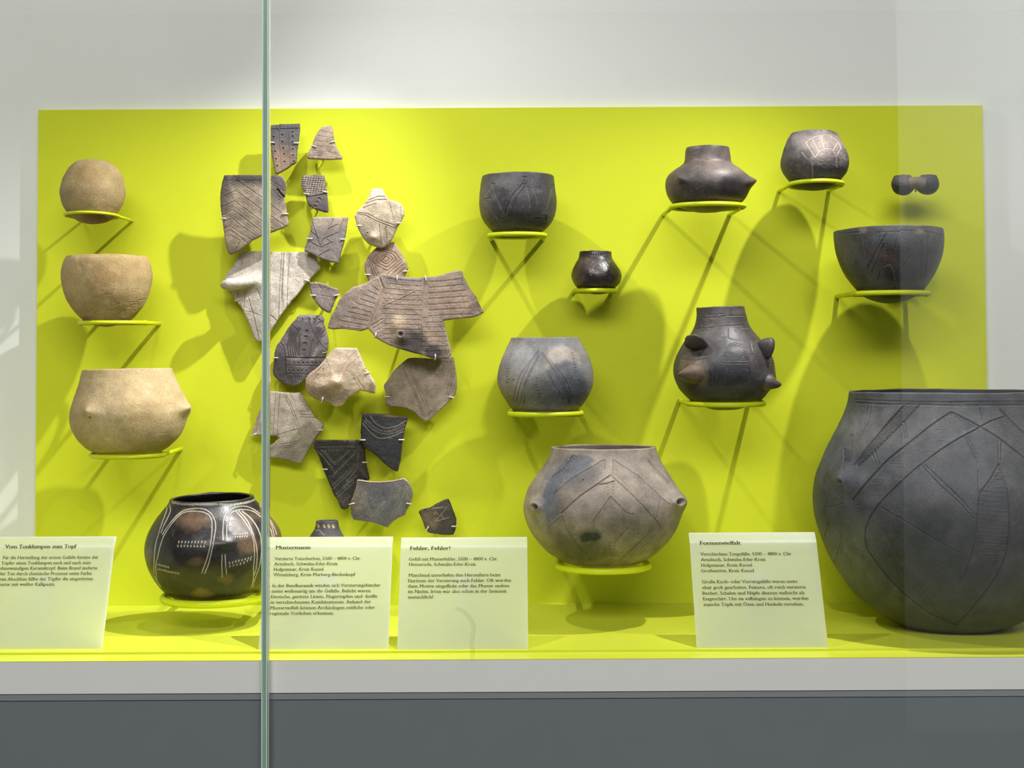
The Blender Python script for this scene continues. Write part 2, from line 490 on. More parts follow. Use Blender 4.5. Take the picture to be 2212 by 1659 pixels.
# ------------------------------------------------------------------ decoration: real grooves, pits, bumps and stains
class Decor:
    def __init__(self, crop):
        self.c = crop
        self.s = CROPS[crop][2]
        self.seg = []      # ax, ay, bx, by, w, depth, colour index
        self.bumps = []
        self.patches = []
        self.polys = []
        self.cols = [None]
        self.gw, self.gd = 0.82, 1.2

    def _ci(self, c, a):
        if c is None:
            return 0
        self.cols.append((lin(c), a))
        return len(self.cols) - 1

    def line(self, pts, w=1.1, d=1.0, c=None, a=0.8, smooth=False, jit=0.0):
        p = cv(self.c, pts)
        if smooth:
            p = smooth_path(p, 6)
        if jit:
            p = p + rng.normal(0, jit, p.shape)
        ci = self._ci(c, a)
        for q, r in zip(p[:-1], p[1:]):
            self.seg.append((q[0], q[1], r[0], r[1], w, d, ci))
        return self

    def lines(self, many, **k):
        for p in many:
            self.line(p, **k)
        return self

    def dots(self, pts, n=None, r=1.2, d=1.3, c=None, a=0.8, el=None, step=None, smooth=False, jit=0.15):
        """a row of pits along a path; el = (dx, dy) in px makes each pit a short stab"""
        p = cv(self.c, pts)
        if smooth:
            p = smooth_path(p, 6)
        L = np.concatenate([[0], np.cumsum(np.linalg.norm(np.diff(p, axis=0), axis=1))])
        if n is None:
            n = max(2, int(L[-1] / step))
        ci = self._ci(c, a)
        for t in np.linspace(0, L[-1], n):
            x = np.interp(t, L, p[:, 0]) + rng.normal(0, jit); y = np.interp(t, L, p[:, 1]) + rng.normal(0, jit)
            e = el or (0, 0)
            self.seg.append((x - e[0] / 2, y - e[1] / 2, x + e[0] / 2, y + e[1] / 2, r, d * (0.8 + 0.4 * random.random()), ci))
        return self

    def pits(self, pts, r=1.5, d=1.5, c=None, a=0.8, el=None):
        ci = self._ci(c, a)
        for x, y in cv(self.c, pts):
            e = el or (0, 0)
            self.seg.append((x - e[0] / 2, y - e[1] / 2, x + e[0] / 2, y + e[1] / 2, r, d, ci))
        return self

    def hatch(self, poly, ang, step, w=0.9, d=0.7, c=None, a=0.7, dash=None):
        """parallel scratches clipped to a polygon; ang in degrees in the picture, step in px"""
        P = cv(self.c, poly)
        ci = self._ci(c, a)
        u = np.array([math.cos(math.radians(ang)), math.sin(math.radians(ang))]); v = np.array([-u[1], u[0]])
        pu, pv = P @ u, P @ v
        n = len(P)
        for k in np.arange(pv.min() + step * .5, pv.max(), step):
            xs = []
            for i in range(n):
                a0, a1 = pv[i], pv[(i + 1) % n]
                if (a0 - k) * (a1 - k) < 0:
                    t = (k - a0) / (a1 - a0)
                    xs.append(pu[i] + t * (pu[(i + 1) % n] - pu[i]))
            xs.sort()
            for x0, x1 in zip(xs[::2], xs[1::2]):
                q, r = u * x0 + v * (k + rng.normal(0, .2)), u * x1 + v * (k + rng.normal(0, .2))
                if dash:
                    m = max(1, int((x1 - x0) / dash))
                    for j in range(m):
                        s0, s1 = q + (r - q) * (j + .1) / m, q + (r - q) * (j + .65) / m
                        self.seg.append((s0[0], s0[1], s1[0], s1[1], w, d, ci))
                else:
                    self.seg.append((q[0], q[1], r[0], r[1], w, d, ci))
        return self

    def bump(self, x, y, rx, ry, h, p=2.0):
        (q,) = cv(self.c, [(x, y)])
        self.bumps.append((q[0], q[1], rx * self.s, ry * self.s, h, p))
        return self

    def patch(self, x, y, rx, ry, c, a=0.8, n=0.5, e=0.9):
        (q,) = cv(self.c, [(x, y)])
        self.patches.append((q[0], q[1], rx * self.s, ry * self.s, lin(c), a, n, e))
        return self

    def area(self, poly, c, a=0.7, f=3.0):
        """a stain with an outline of its own; f = feather in px"""
        self.polys.append((cv(self.c, poly), lin(c), a, f))
        return self

    def wear(self, x0, x1, y0, y1, n, c=(176, 166, 156), a=0.3):
        """small scratches, pits and flecks of soil"""
        for _ in range(n):
            x, y = x0 + (x1 - x0) * random.random(), y0 + (y1 - y0) * random.random()
            k = random.random()
            if k < .45:
                l, t = (4 + 12 * random.random()) / self.s * .6, random.random() * 3.14
                self.line([(x, y), (x + l * math.cos(t), y + l * math.sin(t))], w=.6 + .3 * random.random(), d=.35, c=c, a=a)
            elif k < .8:
                self.pits([(x, y)], r=.7 + .8 * random.random(), d=.7, c=(60, 54, 50), a=.3)
            else:
                self.pits([(x, y)], r=.7 + 1.1 * random.random(), d=.15, c=c, a=a * 1.5)
        return self

    def apply(self, px, py, base, seed=0.0):
        """returns displacement in px and the colours"""
        n = len(px)
        disp = np.zeros(n)
        colr = np.array(base, float)
        nz = fbm(np.stack([px * .06, py * .06, np.full(n, seed)], 1), 3)
        for x, y, rx, ry, c, a, nn, ex in self.patches:
            q = np.sqrt(((px - x) / rx) ** 2 + ((py - y) / ry) ** 2) + nn * nz
            w = a * np.clip(1.35 - q, 0, 1) ** ex
            w = np.minimum(w * 1.3, a)
            colr += (c - colr) * w[:, None]
        for P, c, a, f in self.polys:
            jx, jy = px + 3 * nz, py + 3 * vnoise(np.stack([px * .09, py * .09, np.full(n, seed + 4)], 1))
            ed = edge_dist(jx, jy, P)
            sd = np.where(inside(jx, jy, P), ed, -ed)
            w = a * np.clip(sd / f + .5, 0, 1) * np.clip(1 + .35 * nz, .4, 1.2)
            w = np.clip(w, 0, 1)
            colr += (c - colr) * w[:, None]
        for x, y, rx, ry, h, p in self.bumps:
            q = np.sqrt(((px - x) / rx) ** 2 + ((py - y) / ry) ** 2)
            disp += h * np.exp(-q ** p)
        if self.seg:
            order = np.argsort(py)
            sy = py[order]; sx = px[order]
            g = np.zeros(n)
            cw = np.zeros(n); cc = np.zeros((n, 3))
            for ax, ay, bx, by, w, d, ci in self.seg:
                w *= self.gw; d *= self.gd
                m = w * 2.6
                i0, i1 = np.searchsorted(sy, [min(ay, by) - m, max(ay, by) + m])
                if i1 <= i0:
                    continue
                X = sx[i0:i1]
                k = np.nonzero((X > min(ax, bx) - m) & (X < max(ax, bx) + m))[0]
                if not len(k):
                    continue
                X = X[k]; Y = sy[i0:i1][k]
                ex, ey = bx - ax, by - ay
                L2 = ex * ex + ey * ey
                t = np.clip(((X - ax) * ex + (Y - ay) * ey) / L2, 0, 1) if L2 > 1e-9 else 0.0
                dist = np.hypot(X - ax - t * ex, Y - ay - t * ey)
                q = (dist / w) ** 2
                idx = order[i0:i1][k]
                val = d * (np.exp(-q * 1.4) - 0.22 * np.exp(-((dist / w - 1.7) ** 2) * 2.5))
                cur = g[idx]
                g[idx] = np.where(np.abs(val) > np.abs(cur), val, cur)
                if ci:
                    lc, al = self.cols[ci]
                    wt = al * np.exp(-q * 1.1)
                    better = wt > cw[idx]
                    cw[idx] = np.where(better, wt, cw[idx])
                    cc[idx[better]] = lc
            disp -= g
            colr = colr * (1 - cw[:, None]) + cc * cw[:, None]
        return disp, colr


def tint(base, px, py, var=0.16, scale=0.035, seed=1.0, alt=None):
    """base colour with slow drifting variation, in linear light"""
    n = len(px)
    b = np.tile(lin(base), (n, 1))
    z = fbm(np.stack([px * scale, py * scale, np.full(n, seed * 3.7)], 1), 3)
    if alt is not None:
        w = np.clip(z * 1.6 + 0.45, 0, 1)[:, None]
        b = b * (1 - w) + lin(alt) * w
    z2 = fbm(np.stack([px * scale * 3, py * scale * 3, np.full(n, seed * 9.1)], 1), 3)
    return b * (1 + var * z2)[:, None]


# ------------------------------------------------------------------ sherds on rods
def resample(poly, step, closed=True):
    q = np.vstack([poly, poly[:1]]) if closed else poly
    L = np.concatenate([[0], np.cumsum(np.linalg.norm(np.diff(q, axis=0), axis=1))])
    n = max(8, int(L[-1] / step))
    t = np.linspace(0, L[-1], n, endpoint=not closed)
    return np.stack([np.interp(t, L, q[:, 0]), np.interp(t, L, q[:, 1])], 1)


def inside(px, py, poly):
    r = np.zeros(len(px), bool)
    x0, y0 = poly[-1]
    for x1, y1 in poly:
        c = (y1 > py) != (y0 > py)
        with np.errstate(divide='ignore', invalid='ignore'):
            r ^= c & (px < (x0 - x1) * (py - y1) / ((y0 - y1) if y0 != y1 else 1e-9) + x1)
        x0, y0 = x1, y1
    return r


def edge_dist(px, py, poly):
    best = np.full(len(px), 1e9)
    q = np.vstack([poly, poly[:1]])
    for (ax, ay), (bx, by) in zip(q[:-1], q[1:]):
        ex, ey = bx - ax, by - ay
        L2 = ex * ex + ey * ey + 1e-12
        t = np.clip(((px - ax) * ex + (py - ay) * ey) / L2, 0, 1)
        best = np.minimum(best, np.hypot(px - ax - t * ex, py - ay - t * ey))
    return best


SHERD_SPOTS = []


def sherd(label, crop, outline, d, base, dec, mat='clay_sherd', thick=0.008, curve=0.0012, axis=90.0, tilt=(0, 0), rough=0.8,
          step=1.1, alt=None, var=0.24, seed=1.0, lug=None, soft=3.2, edge=None):
    """curve: bulge per px^2 (in px); tilt: lean in px per px; d: metres in front of the wall"""
    d = 0.62 * d + 0.006
    poly = cv(crop, outline)
    b = resample(poly, step)
    nrm = np.roll(b, -1, 0) - np.roll(b, 1, 0)
    nrm = np.stack([nrm[:, 1], -nrm[:, 0]], 1); nrm /= np.linalg.norm(nrm, axis=1)[:, None] + 1e-9
    b = b + nrm * (rough * fbm(np.stack([b[:, 0] * .35, b[:, 1] * .35, np.full(len(b), seed)], 1), 3))[:, None]
    x0, y0 = b.min(0); x1, y1 = b.max(0)
    gx, gy = np.meshgrid(np.arange(x0, x1, step), np.arange(y0, y1, step * .9))
    gx = gx + (np.arange(gx.shape[0]) % 2)[:, None] * step * .5
    gx, gy = gx.ravel(), gy.ravel()
    k = inside(gx, gy, b); gx, gy = gx[k], gy[k]
    ed = edge_dist(gx, gy, b); k = ed > step * .6; gx, gy, ed = gx[k], gy[k], ed[k]
    nb = len(b)
    allp = np.vstack([b, np.stack([gx, gy], 1)])
    c0 = 0.5 * (np.array([x0, y0]) + np.array([x1, y1]))
    vs, es, fs, ov, oe, of = delaunay_2d_cdt([Vector(p - c0) for p in allp], [(i, (i + 1) % nb) for i in range(nb)], [], 1, 1e-5)
    V = np.array([v[:] for v in vs]) + c0
    px, py = V[:, 0], V[:, 1]
    ed = edge_dist(px, py, b)
    tri = np.array([f[:] for f in fs if len(f) == 3], np.int32)
    # orient towards the camera
    a, bb, cc = V[tri[:, 0]], V[tri[:, 1]], V[tri[:, 2]]
    cr = (bb[:, 0] - a[:, 0]) * (cc[:, 1] - a[:, 1]) - (bb[:, 1] - a[:, 1]) * (cc[:, 0] - a[:, 0])
    tri[cr > 0] = tri[cr > 0][:, ::-1]
    mpp = (2.6 - d) / F                                         # metres per px
    ca, sa = math.cos(math.radians(axis)), math.sin(math.radians(axis))
    uu = (px - c0[0]) * sa - (py - c0[1]) * ca                  # across the curvature axis
    ww = (px - c0[0]) * ca + (py - c0[1]) * sa
    bulge = -(curve * uu ** 2 + curve * .35 * ww ** 2)
    rel = fbm(np.stack([px * .03, py * .03, np.full(len(px), seed * 5)], 1), 3) * 1.6 + fbm(np.stack([px * .15, py * .15, np.full(len(px), seed)], 1), 2) * .5 + fbm(np.stack([px * .45, py * .45, np.full(len(px), seed)], 1), 2) * .22
    cl = tint(base, px, py, var, 0.03, seed, alt)
    if edge is not None:
        w = np.clip(1 - ed / 2.2, 0, 1)[:, None]
        cl = cl * (1 - w) + lin(edge) * w
    disp, cl = dec.apply(px, py, cl, seed)
    h = bulge + rel + disp + tilt[0] * (px - c0[0]) + tilt[1] * (py - c0[1])
    h = h - np.clip(soft - ed, 0, soft) ** 2 / soft * 0.45
    dl = d + h * mpp
    P = at(px, py, dl)
    loop = [int(np.argmin((px - p[0]) ** 2 + (py - p[1]) ** 2)) for p in b]
    n0 = len(P)
    lb = np.array(loop)
    back = P[lb] + np.array([0, thick, 0])
    mid = P[lb] + np.array([0, thick * .45, 0])
    out3 = np.array([nrm[:, 0], np.zeros(nb), -nrm[:, 1]]).T * mpp * 0.6
    mid = mid + out3
    allv = np.vstack([P, mid, back])
    i = np.arange(nb); j = (i + 1) % nb
    q1 = np.stack([lb[i], lb[j], n0 + j, n0 + i], 1)
    q2 = np.stack([n0 + i, n0 + j, n0 + nb + j, n0 + nb + i], 1)
    cb = lin(edge if edge is not None else base) * 0.9
    cols = np.vstack([cl, np.tile(cb, (2 * nb, 1)) * (1 + .15 * rng.normal(size=(2 * nb, 1)))])
    ng = np.array([n0 + nb + i], np.int32)
    # winding of the outline decides the side faces
    area2 = np.sum(b[:, 0] * np.roll(b[:, 1], -1) - np.roll(b[:, 0], -1) * b[:, 1])
    if area2 < 0:
        q1 = q1[:, ::-1]; q2 = q2[:, ::-1]; ng = ng[:, ::-1]
    me = mesh_np('sherd', allv, [tri, q1, q2, ng], True, cols)
    cen = P.mean(0)
    root = link('pottery_sherd', me, M[mat])
    tag(root, label, 'sherd', 'decorated pottery sherds on rods')
    return dict(root=root, c=c0, d=d, thick=thick, mpp=mpp, P=P, px=px, py=py, cen=cen, b=b)


def mount(s, label, claws, rod=None, crop=None):
    """a green rod from the panel with sleeved wire claws that grip the edge of the sherd"""
    rp = cv(crop, [rod])[0] if rod is not None else s['c']
    k = int(np.argmin((s['px'] - rp[0]) ** 2 + (s['py'] - rp[1]) ** 2))
    tip = s['P'][k] + np.array([0, s['thick'] + 0.006, 0])
    e = empty('sherd_mount', (tip[0], -PANEL_D, tip[2]))
    tag(e, label, 'mount', 'rods that carry the sherds')
    mb = MB()
    mb.tube([(tip[0], -PANEL_D + .002, tip[2]), (tip[0], tip[1], tip[2])], 0.0022, 10)
    mb.build('rod', M['lime_metal'], e)
    for (x, y), (dx, dy) in claws:
        q = cv(crop, [(x, y)])[0]
        dx, dy = np.array([dx, dy]) / math.hypot(dx, dy)             # px direction from outside the edge inwards
        q = s['b'][int(np.argmin(((s['b'] - q) ** 2).sum(1)))]         # the broken edge itself
        k = int(np.argmin((s['px'] - q[0]) ** 2 + (s['py'] - q[1]) ** 2))
        d0 = -s['P'][k][1]
        wr = 0.0011
        k2 = int(np.argmin((s['px'] - q[0] - dx * 9) ** 2 + (s['py'] - q[1] - dy * 9) ** 2))
        inn = at(q[0] + dx * 9, q[1] + dy * 9, -s['P'][k2][1] + wr + 0.0008)
        edg = at(q[0] - dx * 3, q[1] - dy * 3, d0 + wr + 0.0006)
        bak = at(q[0] - dx * 3, q[1] - dy * 3, d0 - s['thick'] - 0.006)
        mb = MB()
        mb.tube(np.array([inn, inn * .5 + edg * .5, edg, edg * .5 + bak * .5, bak]), 0.0010, 8)
        cl = mb.build('claw', M['claw'], e)
        mb = MB()
        mb.tube(np.array([bak, bak * .5 + tip * .5 + np.array([0, .007, 0]), tip]), 0.0008, 6)
        mb.build('wire', M['lime_metal'], cl)
    return e


# ------------------------------------------------------------------ pots
def pot(name, label, cat, crop, rows, d, base, dec, mat, tilt=0.0, roll=0.0, wall=8.0, closed=False, step=1.35, alt=None, var=0.16,
        seed=1.0, lump=1.0, lumpf=0.02, inner=None, squash=1.0, group=None, rimw=1.0, flat=None, ysc=1.0):
    """rows (y, xl, xr) of the silhouette from rim to base, in crop px; turned on a vertical axis, then leaned"""
    ox, oy, s = CROPS[crop]
    R = np.array([(oy + y * s, ox + a * s, ox + b * s) for y, a, b in rows])
    yc = 0.5 * (R[0, 0] + R[-1, 0])
    iw = int(np.argmax(R[:, 2] - R[:, 1]))
    xc = 0.5 * (R[iw, 1] + R[iw, 2])
    O = at(np.array(xc), np.array(yc), d)
    mpp = float((O - CAM) @ FWD) / F
    # profile, bottom to top, smoothed by arc length
    prof = np.stack([R[::-1, 0] - yc, 0.5 * (R[::-1, 1] + R[::-1, 2]) - xc, 0.5 * (R[::-1, 2] - R[::-1, 1])], 1)
    # the base closes on the axis
    prof = np.vstack([[prof[0, 0] + 0.5, prof[0, 1], 0.01], prof])
    if closed:
        prof = np.vstack([prof, [prof[-1, 0] - 0.5, prof[-1, 1], 0.01]])
    sp = smooth_path(prof, 12)
    L = np.concatenate([[0], np.cumsum(np.hypot(np.diff(sp[:, 0]), np.diff(sp[:, 2])))])
    nl = int(L[-1] / step)
    t = np.linspace(0, L[-1], nl)
    lev = np.stack([np.interp(t, L, sp[:, k]) for k in range(3)], 1)
    lev[:, 2] = np.maximum(lev[:, 2], 0.01)
    # light smoothing
    for _ in range(2):
        lev[1:-1] = .25 * lev[:-2] + .5 * lev[1:-1] + .25 * lev[2:]
    nout = len(lev)
    parts = [lev]
    if not closed:
        top = lev[-1]
        w = wall * s
        rim = np.array([[top[0] - .35 * w * math.sin(a), top[1], top[2] - .5 * w * (1 - math.cos(a))] for a in (0.6, 1.2, 1.57, 2.0, 2.6, 3.14)])
        inn = []
        for f in np.linspace(.97, .12, 26):
            q = lev[int(f * (nout - 1))]
            inn.append((min(q[0], lev[0, 0] - w), q[1], max(0.01, q[2] - w)))
        inn.append((min(lev[int(.12 * nout)][0], lev[0, 0] - w), lev[0, 1], 0.01))
        parts += [rim, np.array(inn)]
    P2 = np.vstack(parts)
    Rm = lev[:, 2].max()
    nf = max(40, int(math.pi * Rm / step * 1.1))
    th = np.concatenate([np.linspace(-math.pi - .12, .12, nf, endpoint=False), np.linspace(.12, math.pi - .12, max(24, nf // 6), endpoint=False)])
    nt = len(th)
    X = P2[:, 1][:, None] + P2[:, 2][:, None] * np.cos(th)[None, :]
    Y = squash * P2[:, 2][:, None] * np.sin(th)[None, :]
    Z = -P2[:, 0][:, None] + 0 * th[None, :]
    loc = np.stack([X, Y, Z], 2)                                     # px units, y away from camera
    # hand-made unevenness
    fl = loc.reshape(-1, 3)
    nz = fbm(fl * lumpf + seed * 7.7, 3).reshape(len(P2), nt) * lump
    # normals of the turned form
    dz = np.gradient(P2[:, 0]); dr = np.gradient(P2[:, 2])
    nn = np.hypot(dz, dr) + 1e-9
    nr, nz_ = -dz / nn, -dr / nn
    nor = np.stack([nr[:, None] * np.cos(th)[None, :], nr[:, None] * np.sin(th)[None, :], nz_[:, None] + 0 * th[None, :]], 2)
    loc = loc + nor * nz[:, :, None] * np.clip(P2[:, 2] / (0.3 * Rm), 0, 1)[:, None, None]
    rimn = fbm(np.stack([np.cos(th) * 2.1 + seed, np.sin(th) * 2.1, 0 * th + seed], 1), 3) * rimw
    upw = np.clip((np.arange(len(P2)) - nout * .86) / (nout * .14), 0, 1)
    loc[:, :, 2] += upw[:, None] * rimn[None, :]
    # lean
    ct, st = math.cos(math.radians(tilt)), math.sin(math.radians(tilt))
    cr_, sr_ = math.cos(math.radians(roll)), math.sin(math.radians(roll))
    Rx = np.array([[1, 0, 0], [0, ct, -st], [0, st, ct]]); Ry = np.array([[cr_, 0, sr_], [0, 1, 0], [-sr_, 0, cr_]])
    RR = Ry @ Rx
    wl = (loc.reshape(-1, 3) @ RR.T) * mpp + O
    wn = (nor.reshape(-1, 3) @ RR.T)
    px, py = proj(wl)
    colr = tint(base, px, py, var, 0.02, seed, alt)
    view = wl - CAM
    front = (np.einsum('ij,ij->i', view, wn) < 0) & (np.repeat(np.arange(len(P2)), nt) < nout + 3)
    k = np.nonzero(front)[0]
    if len(k):
        dd, cc = dec.apply(px[k], py[k], colr[k], seed)
        wl[k] += wn[k] * (dd * mpp)[:, None]
        colr[k] = cc
    if not closed:
        ii = np.repeat(np.arange(len(P2)), nt) >= nout + 5
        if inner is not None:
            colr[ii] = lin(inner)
    i = np.arange(len(P2) - 1)[:, None]; j = np.arange(nt)[None, :]; j2 = (j + 1) % nt
    quads = np.stack([i * nt + j, i * nt + j2, (i + 1) * nt + j2, (i + 1) * nt + j], 2).reshape(-1, 4)
    me = mesh_np(name, wl, [quads], True, colr)
    root = link(name, me, M[mat])
    tag(root, label, cat, group or 'clay vessels of the display')
    zmin = wl[:, 2].min()
    return dict(root=root, O=O, mpp=mpp, xc=xc, yc=yc, d=d, RR=RR, w=wl, px=px, py=py, wn=wn, front=front, zmin=zmin)


def surface_at(p, x, y):
    """world point and normal of the pot surface seen at a pixel"""
    k = np.nonzero(p['front'])[0]
    i = k[int(np.argmin((p['px'][k] - x) ** 2 + (p['py'][k] - y) ** 2))]
    return p['w'][i], p['wn'][i]


def lug(p, name, path, radii, mat, colr, n=20, flatten=None, hole=None, seed=1.0):
    """a modelled knob or ear: a tapering tube along world points, rooted inside the wall"""
    path = smooth_path(np.array(path), 8)
    r = np.interp(np.linspace(0, 1, len(path)), np.linspace(0, 1, len(radii)), radii)
    mb = MB(); mb.tube(path, r, n)
    v = np.vstack(mb.v)
    if flatten is not None:
        ax, f = flatten
        ax = np.array(ax) / np.linalg.norm(ax)
        c = np.vstack([np.repeat(path, n, 0), path[0], path[-1]])
        q = (v - c) @ ax
        v = v - np.outer(q * (1 - f), ax)
    v = v + 0.0004 * fbm(v * 220 + seed, 2)[:, None]
    cl = np.tile(lin(colr), (len(v), 1)) * (1 + .18 * fbm(v * 160 + seed, 3))[:, None]
    fs = [np.vstack(mb.f4), np.vstack(mb.f3)]
    o = link(name, mesh_np(name, v, fs, True, cl), M[mat], p['root'])
    return o


def ring_stand(label, crop, y, xl, xr, d, tube=6.0, tilt=0.0, roll=0.0, arms=(1, 1), squash=1.0, adj=(0, 0)):
    """a lime green wire ring with two arms back to the panel"""
    ox, oy, s = CROPS[crop]
    cx, cy, R = ox + .5 * (xl + xr) * s, oy + y * s, .5 * (xr - xl) * s
    O = at(np.array(cx), np.array(cy), d)
    mpp = float((O - CAM) @ FWD) / F
    Rm, tr = R * mpp, tube * .62 * mpp
    th = np.linspace(0, 2 * math.pi, 64, endpoint=False)
    ct, st = math.cos(math.radians(tilt)), math.sin(math.radians(tilt))
    cr_, sr_ = math.cos(math.radians(roll)), math.sin(math.radians(roll))
    Rx = np.array([[1, 0, 0], [0, ct, -st], [0, st, ct]]); Ry = np.array([[cr_, 0, sr_], [0, 1, 0], [-sr_, 0, cr_]])
    RR = Ry @ Rx
    pts = np.stack([Rm * np.cos(th), Rm * np.sin(th), 0 * th], 1) @ RR.T + O
    e = empty('ring_stand', (O[0], -PANEL_D, O[2]))
    tag(e, label, 'stand', 'lime green ring stands')
    mb = MB(); mb.tube(pts, tr, 14, closed=True)
    mb.build('ring', M['lime_metal'], e)
    for sgn, a in zip((-1, 1), arms):
        if not a:
            continue
        q = np.array([sgn * Rm * .97, 0, 0]) @ RR.T + O
        w = np.array([q[0] + adj[0], -PANEL_D + .002, q[2] + adj[1]])
        mb = MB(); mb.tube([q, q * .6 + w * .4, w], tr * .95, 12)
        arm = mb.build('arm', M['lime_metal'], e)
        mb = MB(); mb.tube([q + (w - q) * -.02, q + (w - q) * .06], tr * 1.22, 12)
        mb.build('collar', M['lime_metal'], arm)
    return e

# ================================================================== the vessels
# --- lump of raw clay
dc = Decor('A').patch(500, 300, 130, 60, (168, 138, 88), .5).patch(330, 480, 60, 60, (150, 132, 100), .4).patch(760, 380, 50, 90, (160, 140, 104), .35)
for k in range(70):
    dc.pits([(300 + 500 * random.random(), 210 + 420 * random.random())], r=.6 + .8 * random.random(), d=.5 + .7 * random.random(), c=(140, 112, 66), a=.3)
pot('clay_lump', 'round pale lump of raw clay on the uppermost ring at the panel edge', 'clay lump', 'A',
    [(180, 470, 620), (190, 425, 665), (215, 390, 720), (260, 345, 765), (320, 310, 802), (380, 290, 818), (450, 278, 827), (510, 288, 822), (560, 302, 808),
     (610, 328, 780), (650, 362, 748), (690, 412, 700), (715, 470, 640), (727, 530, 580)], 0.115, (194, 170, 124), dc, 'clay_raw', closed=True, seed=3.1,
    lump=2.0, lumpf=.035, alt=(184, 158, 112), var=.12)
ring_stand('lime green ring stand under the round lump of raw clay', 'A', 655, 322, 770, 0.115, 5.5, tilt=-3, roll=1)
# --- thick clay bowl
dc = Decor('A').patch(640, 1190, 110, 110, (160, 124, 72), .5).patch(480, 1050, 60, 40, (170, 140, 92), .4).patch(700, 1400, 200, 90, (170, 146, 104), .35)
for k in range(130):
    dc.pits([(330 + 680 * random.random(), 1040 + 470 * random.random())], r=.6 + .8 * random.random(), d=.5 + .9 * random.random(), c=(146, 112, 62), a=.3)
for k in range(16):
    x, y = 520 + 430 * random.random(), 1250 + 220 * random.random()
    dc.line([(x, y), (x + 70 * random.random(), y - 30 * random.random())], w=1.2, d=.8)
pot('clay_bowl', 'thick pale bowl of raw clay with an uneven rim, below the clay lump', 'bowl', 'A',
    [(1008, 335, 1010), (1025, 322, 1025), (1060, 310, 1038), (1120, 300, 1050), (1180, 297, 1055), (1250, 304, 1047), (1310, 318, 1034), (1370, 342, 1010), (1430, 375, 975),
     (1480, 412, 940), (1530, 455, 898), (1560, 500, 856), (1590, 580, 770), (1602, 640, 710)], 0.12, (198, 172, 126), dc, 'clay_raw', wall=34, seed=5.3,
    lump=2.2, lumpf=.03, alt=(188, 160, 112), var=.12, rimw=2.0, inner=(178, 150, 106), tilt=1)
ring_stand('lime green ring stand under the thick raw clay bowl', 'A', 1571, 448, 1006, 0.12, 7.5, tilt=0, arms=(1, 1))
# --- knobbed clay pot
dc = Decor('B').bump(398, 378, 40, 38, 15, 1.5).bump(978, 358, 36, 34, 15, 1.4).pits([(402, 412)], r=2.4, d=3, c=(60, 46, 26)).patch(740, 420, 130, 90, (186, 160, 112), .4)
for k in range(150):
    dc.pits([(300 + 670 * random.random(), 150 + 460 * random.random())], r=.5 + .7 * random.random(), d=.4 + .7 * random.random(), c=(160, 128, 80), a=.3)
pot('knobbed_pot', 'pale unfired clay pot with two pointed knobs, lowest of the raw clay pieces', 'pot', 'B',
    [(116, 352, 905), (150, 343, 917), (180, 335, 930), (250, 312, 962), (310, 290, 990), (350, 278, 998), (390, 272, 1000), (440, 276, 990), (490, 292, 973), (540, 320, 945),
     (580, 352, 908), (615, 395, 862), (635, 440, 815), (648, 500, 755)], 0.15, (214, 190, 146), dc, 'clay_raw', roll=-1.1, tilt=-1.2, wall=22, seed=8.8,
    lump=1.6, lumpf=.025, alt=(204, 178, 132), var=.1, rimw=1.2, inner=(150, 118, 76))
ring_stand('lime green ring stand under the knobbed raw clay pot', 'B', 648, 405, 855, 0.15, 8)
# --- black pot with white inlay
PA = (236, 224, 204)
kw = dict(w=.95, d=.8, c=PA, a=.97, smooth=True, jit=.12)
dc = Decor('R')
for p in ([(230, 1260), (215, 1100), (240, 960), (300, 740), (390, 580), (520, 430), (620, 385), (720, 380), (820, 390), (900, 430), (935, 500), (938, 600), (920, 780), (880, 960), (805, 1175)],
          [(190, 1170), (195, 980), (215, 800), (255, 660), (300, 520), (350, 390), (360, 320)],
          [(300, 680), (370, 570), (480, 440), (580, 370), (700, 345), (830, 350), (920, 400), (970, 480), (985, 570), (965, 720), (935, 880), (890, 1060), (840, 1180)],
          [(285, 655), (320, 560), (370, 460), (405, 370), (390, 300)],
          [(1080, 755), (1078, 620), (1090, 500), (1130, 400), (1220, 335), (1330, 315), (1440, 340), (1550, 410)],
          [(1135, 755), (1128, 620), (1145, 500), (1190, 400), (1270, 365), (1380, 360), (1480, 390), (1560, 450)],
          [(1235, 375), (1330, 480), (1420, 620), (1470, 770), (1480, 920), (1470, 1100), (1465, 1250), (1440, 1360)],
          [(1270, 370), (1380, 490), (1450, 640), (1500, 800), (1515, 950), (1500, 1120), (1475, 1200)],
          [(1320, 380), (1430, 470), (1510, 580), (1560, 720), (1570, 900), (1540, 1100), (1480, 1270), (1465, 1365)],
          [(1630, 430), (1690, 540), (1725, 650), (1740, 760)], [(1650, 440), (1720, 560), (1765, 680)], [(1600, 480), (1680, 600), (1710, 720), (1720, 900)],
          [(1065, 940), (1062, 1080), (1068, 1230)], [(1105, 935), (1110, 1060), (1122, 1185)], [(1530, 250), (1560, 330)], [(200, 1215), (240, 1290), (280, 1345)]):
    dc.line(p, **kw)
dk = dict(c=PA, a=.97, d=.8)
dc.dots([(425, 268), (560, 290), (760, 292), (1000, 288)], n=34, r=.95, el=(.5, 3), smooth=True, **dk)
dc.dots([(1035, 288), (1200, 290), (1350, 272), (1440, 250), (1490, 225)], n=26, r=.95, el=(-.8, 3.2), smooth=True, **dk)
dc.dots([(512, 775), (850, 775)], n=9, r=1.25, el=(-.8, 3), **dk).dots([(500, 825), (835, 825)], n=9, r=1.25, el=(.3, 3), **dk)
dc.dots([(1235, 665), (1385, 655)], n=6, r=1.1, el=(.8, 2), **dk).dots([(1235, 705), (1385, 695)], n=6, r=1.1, el=(-.5, 1.8), **dk)
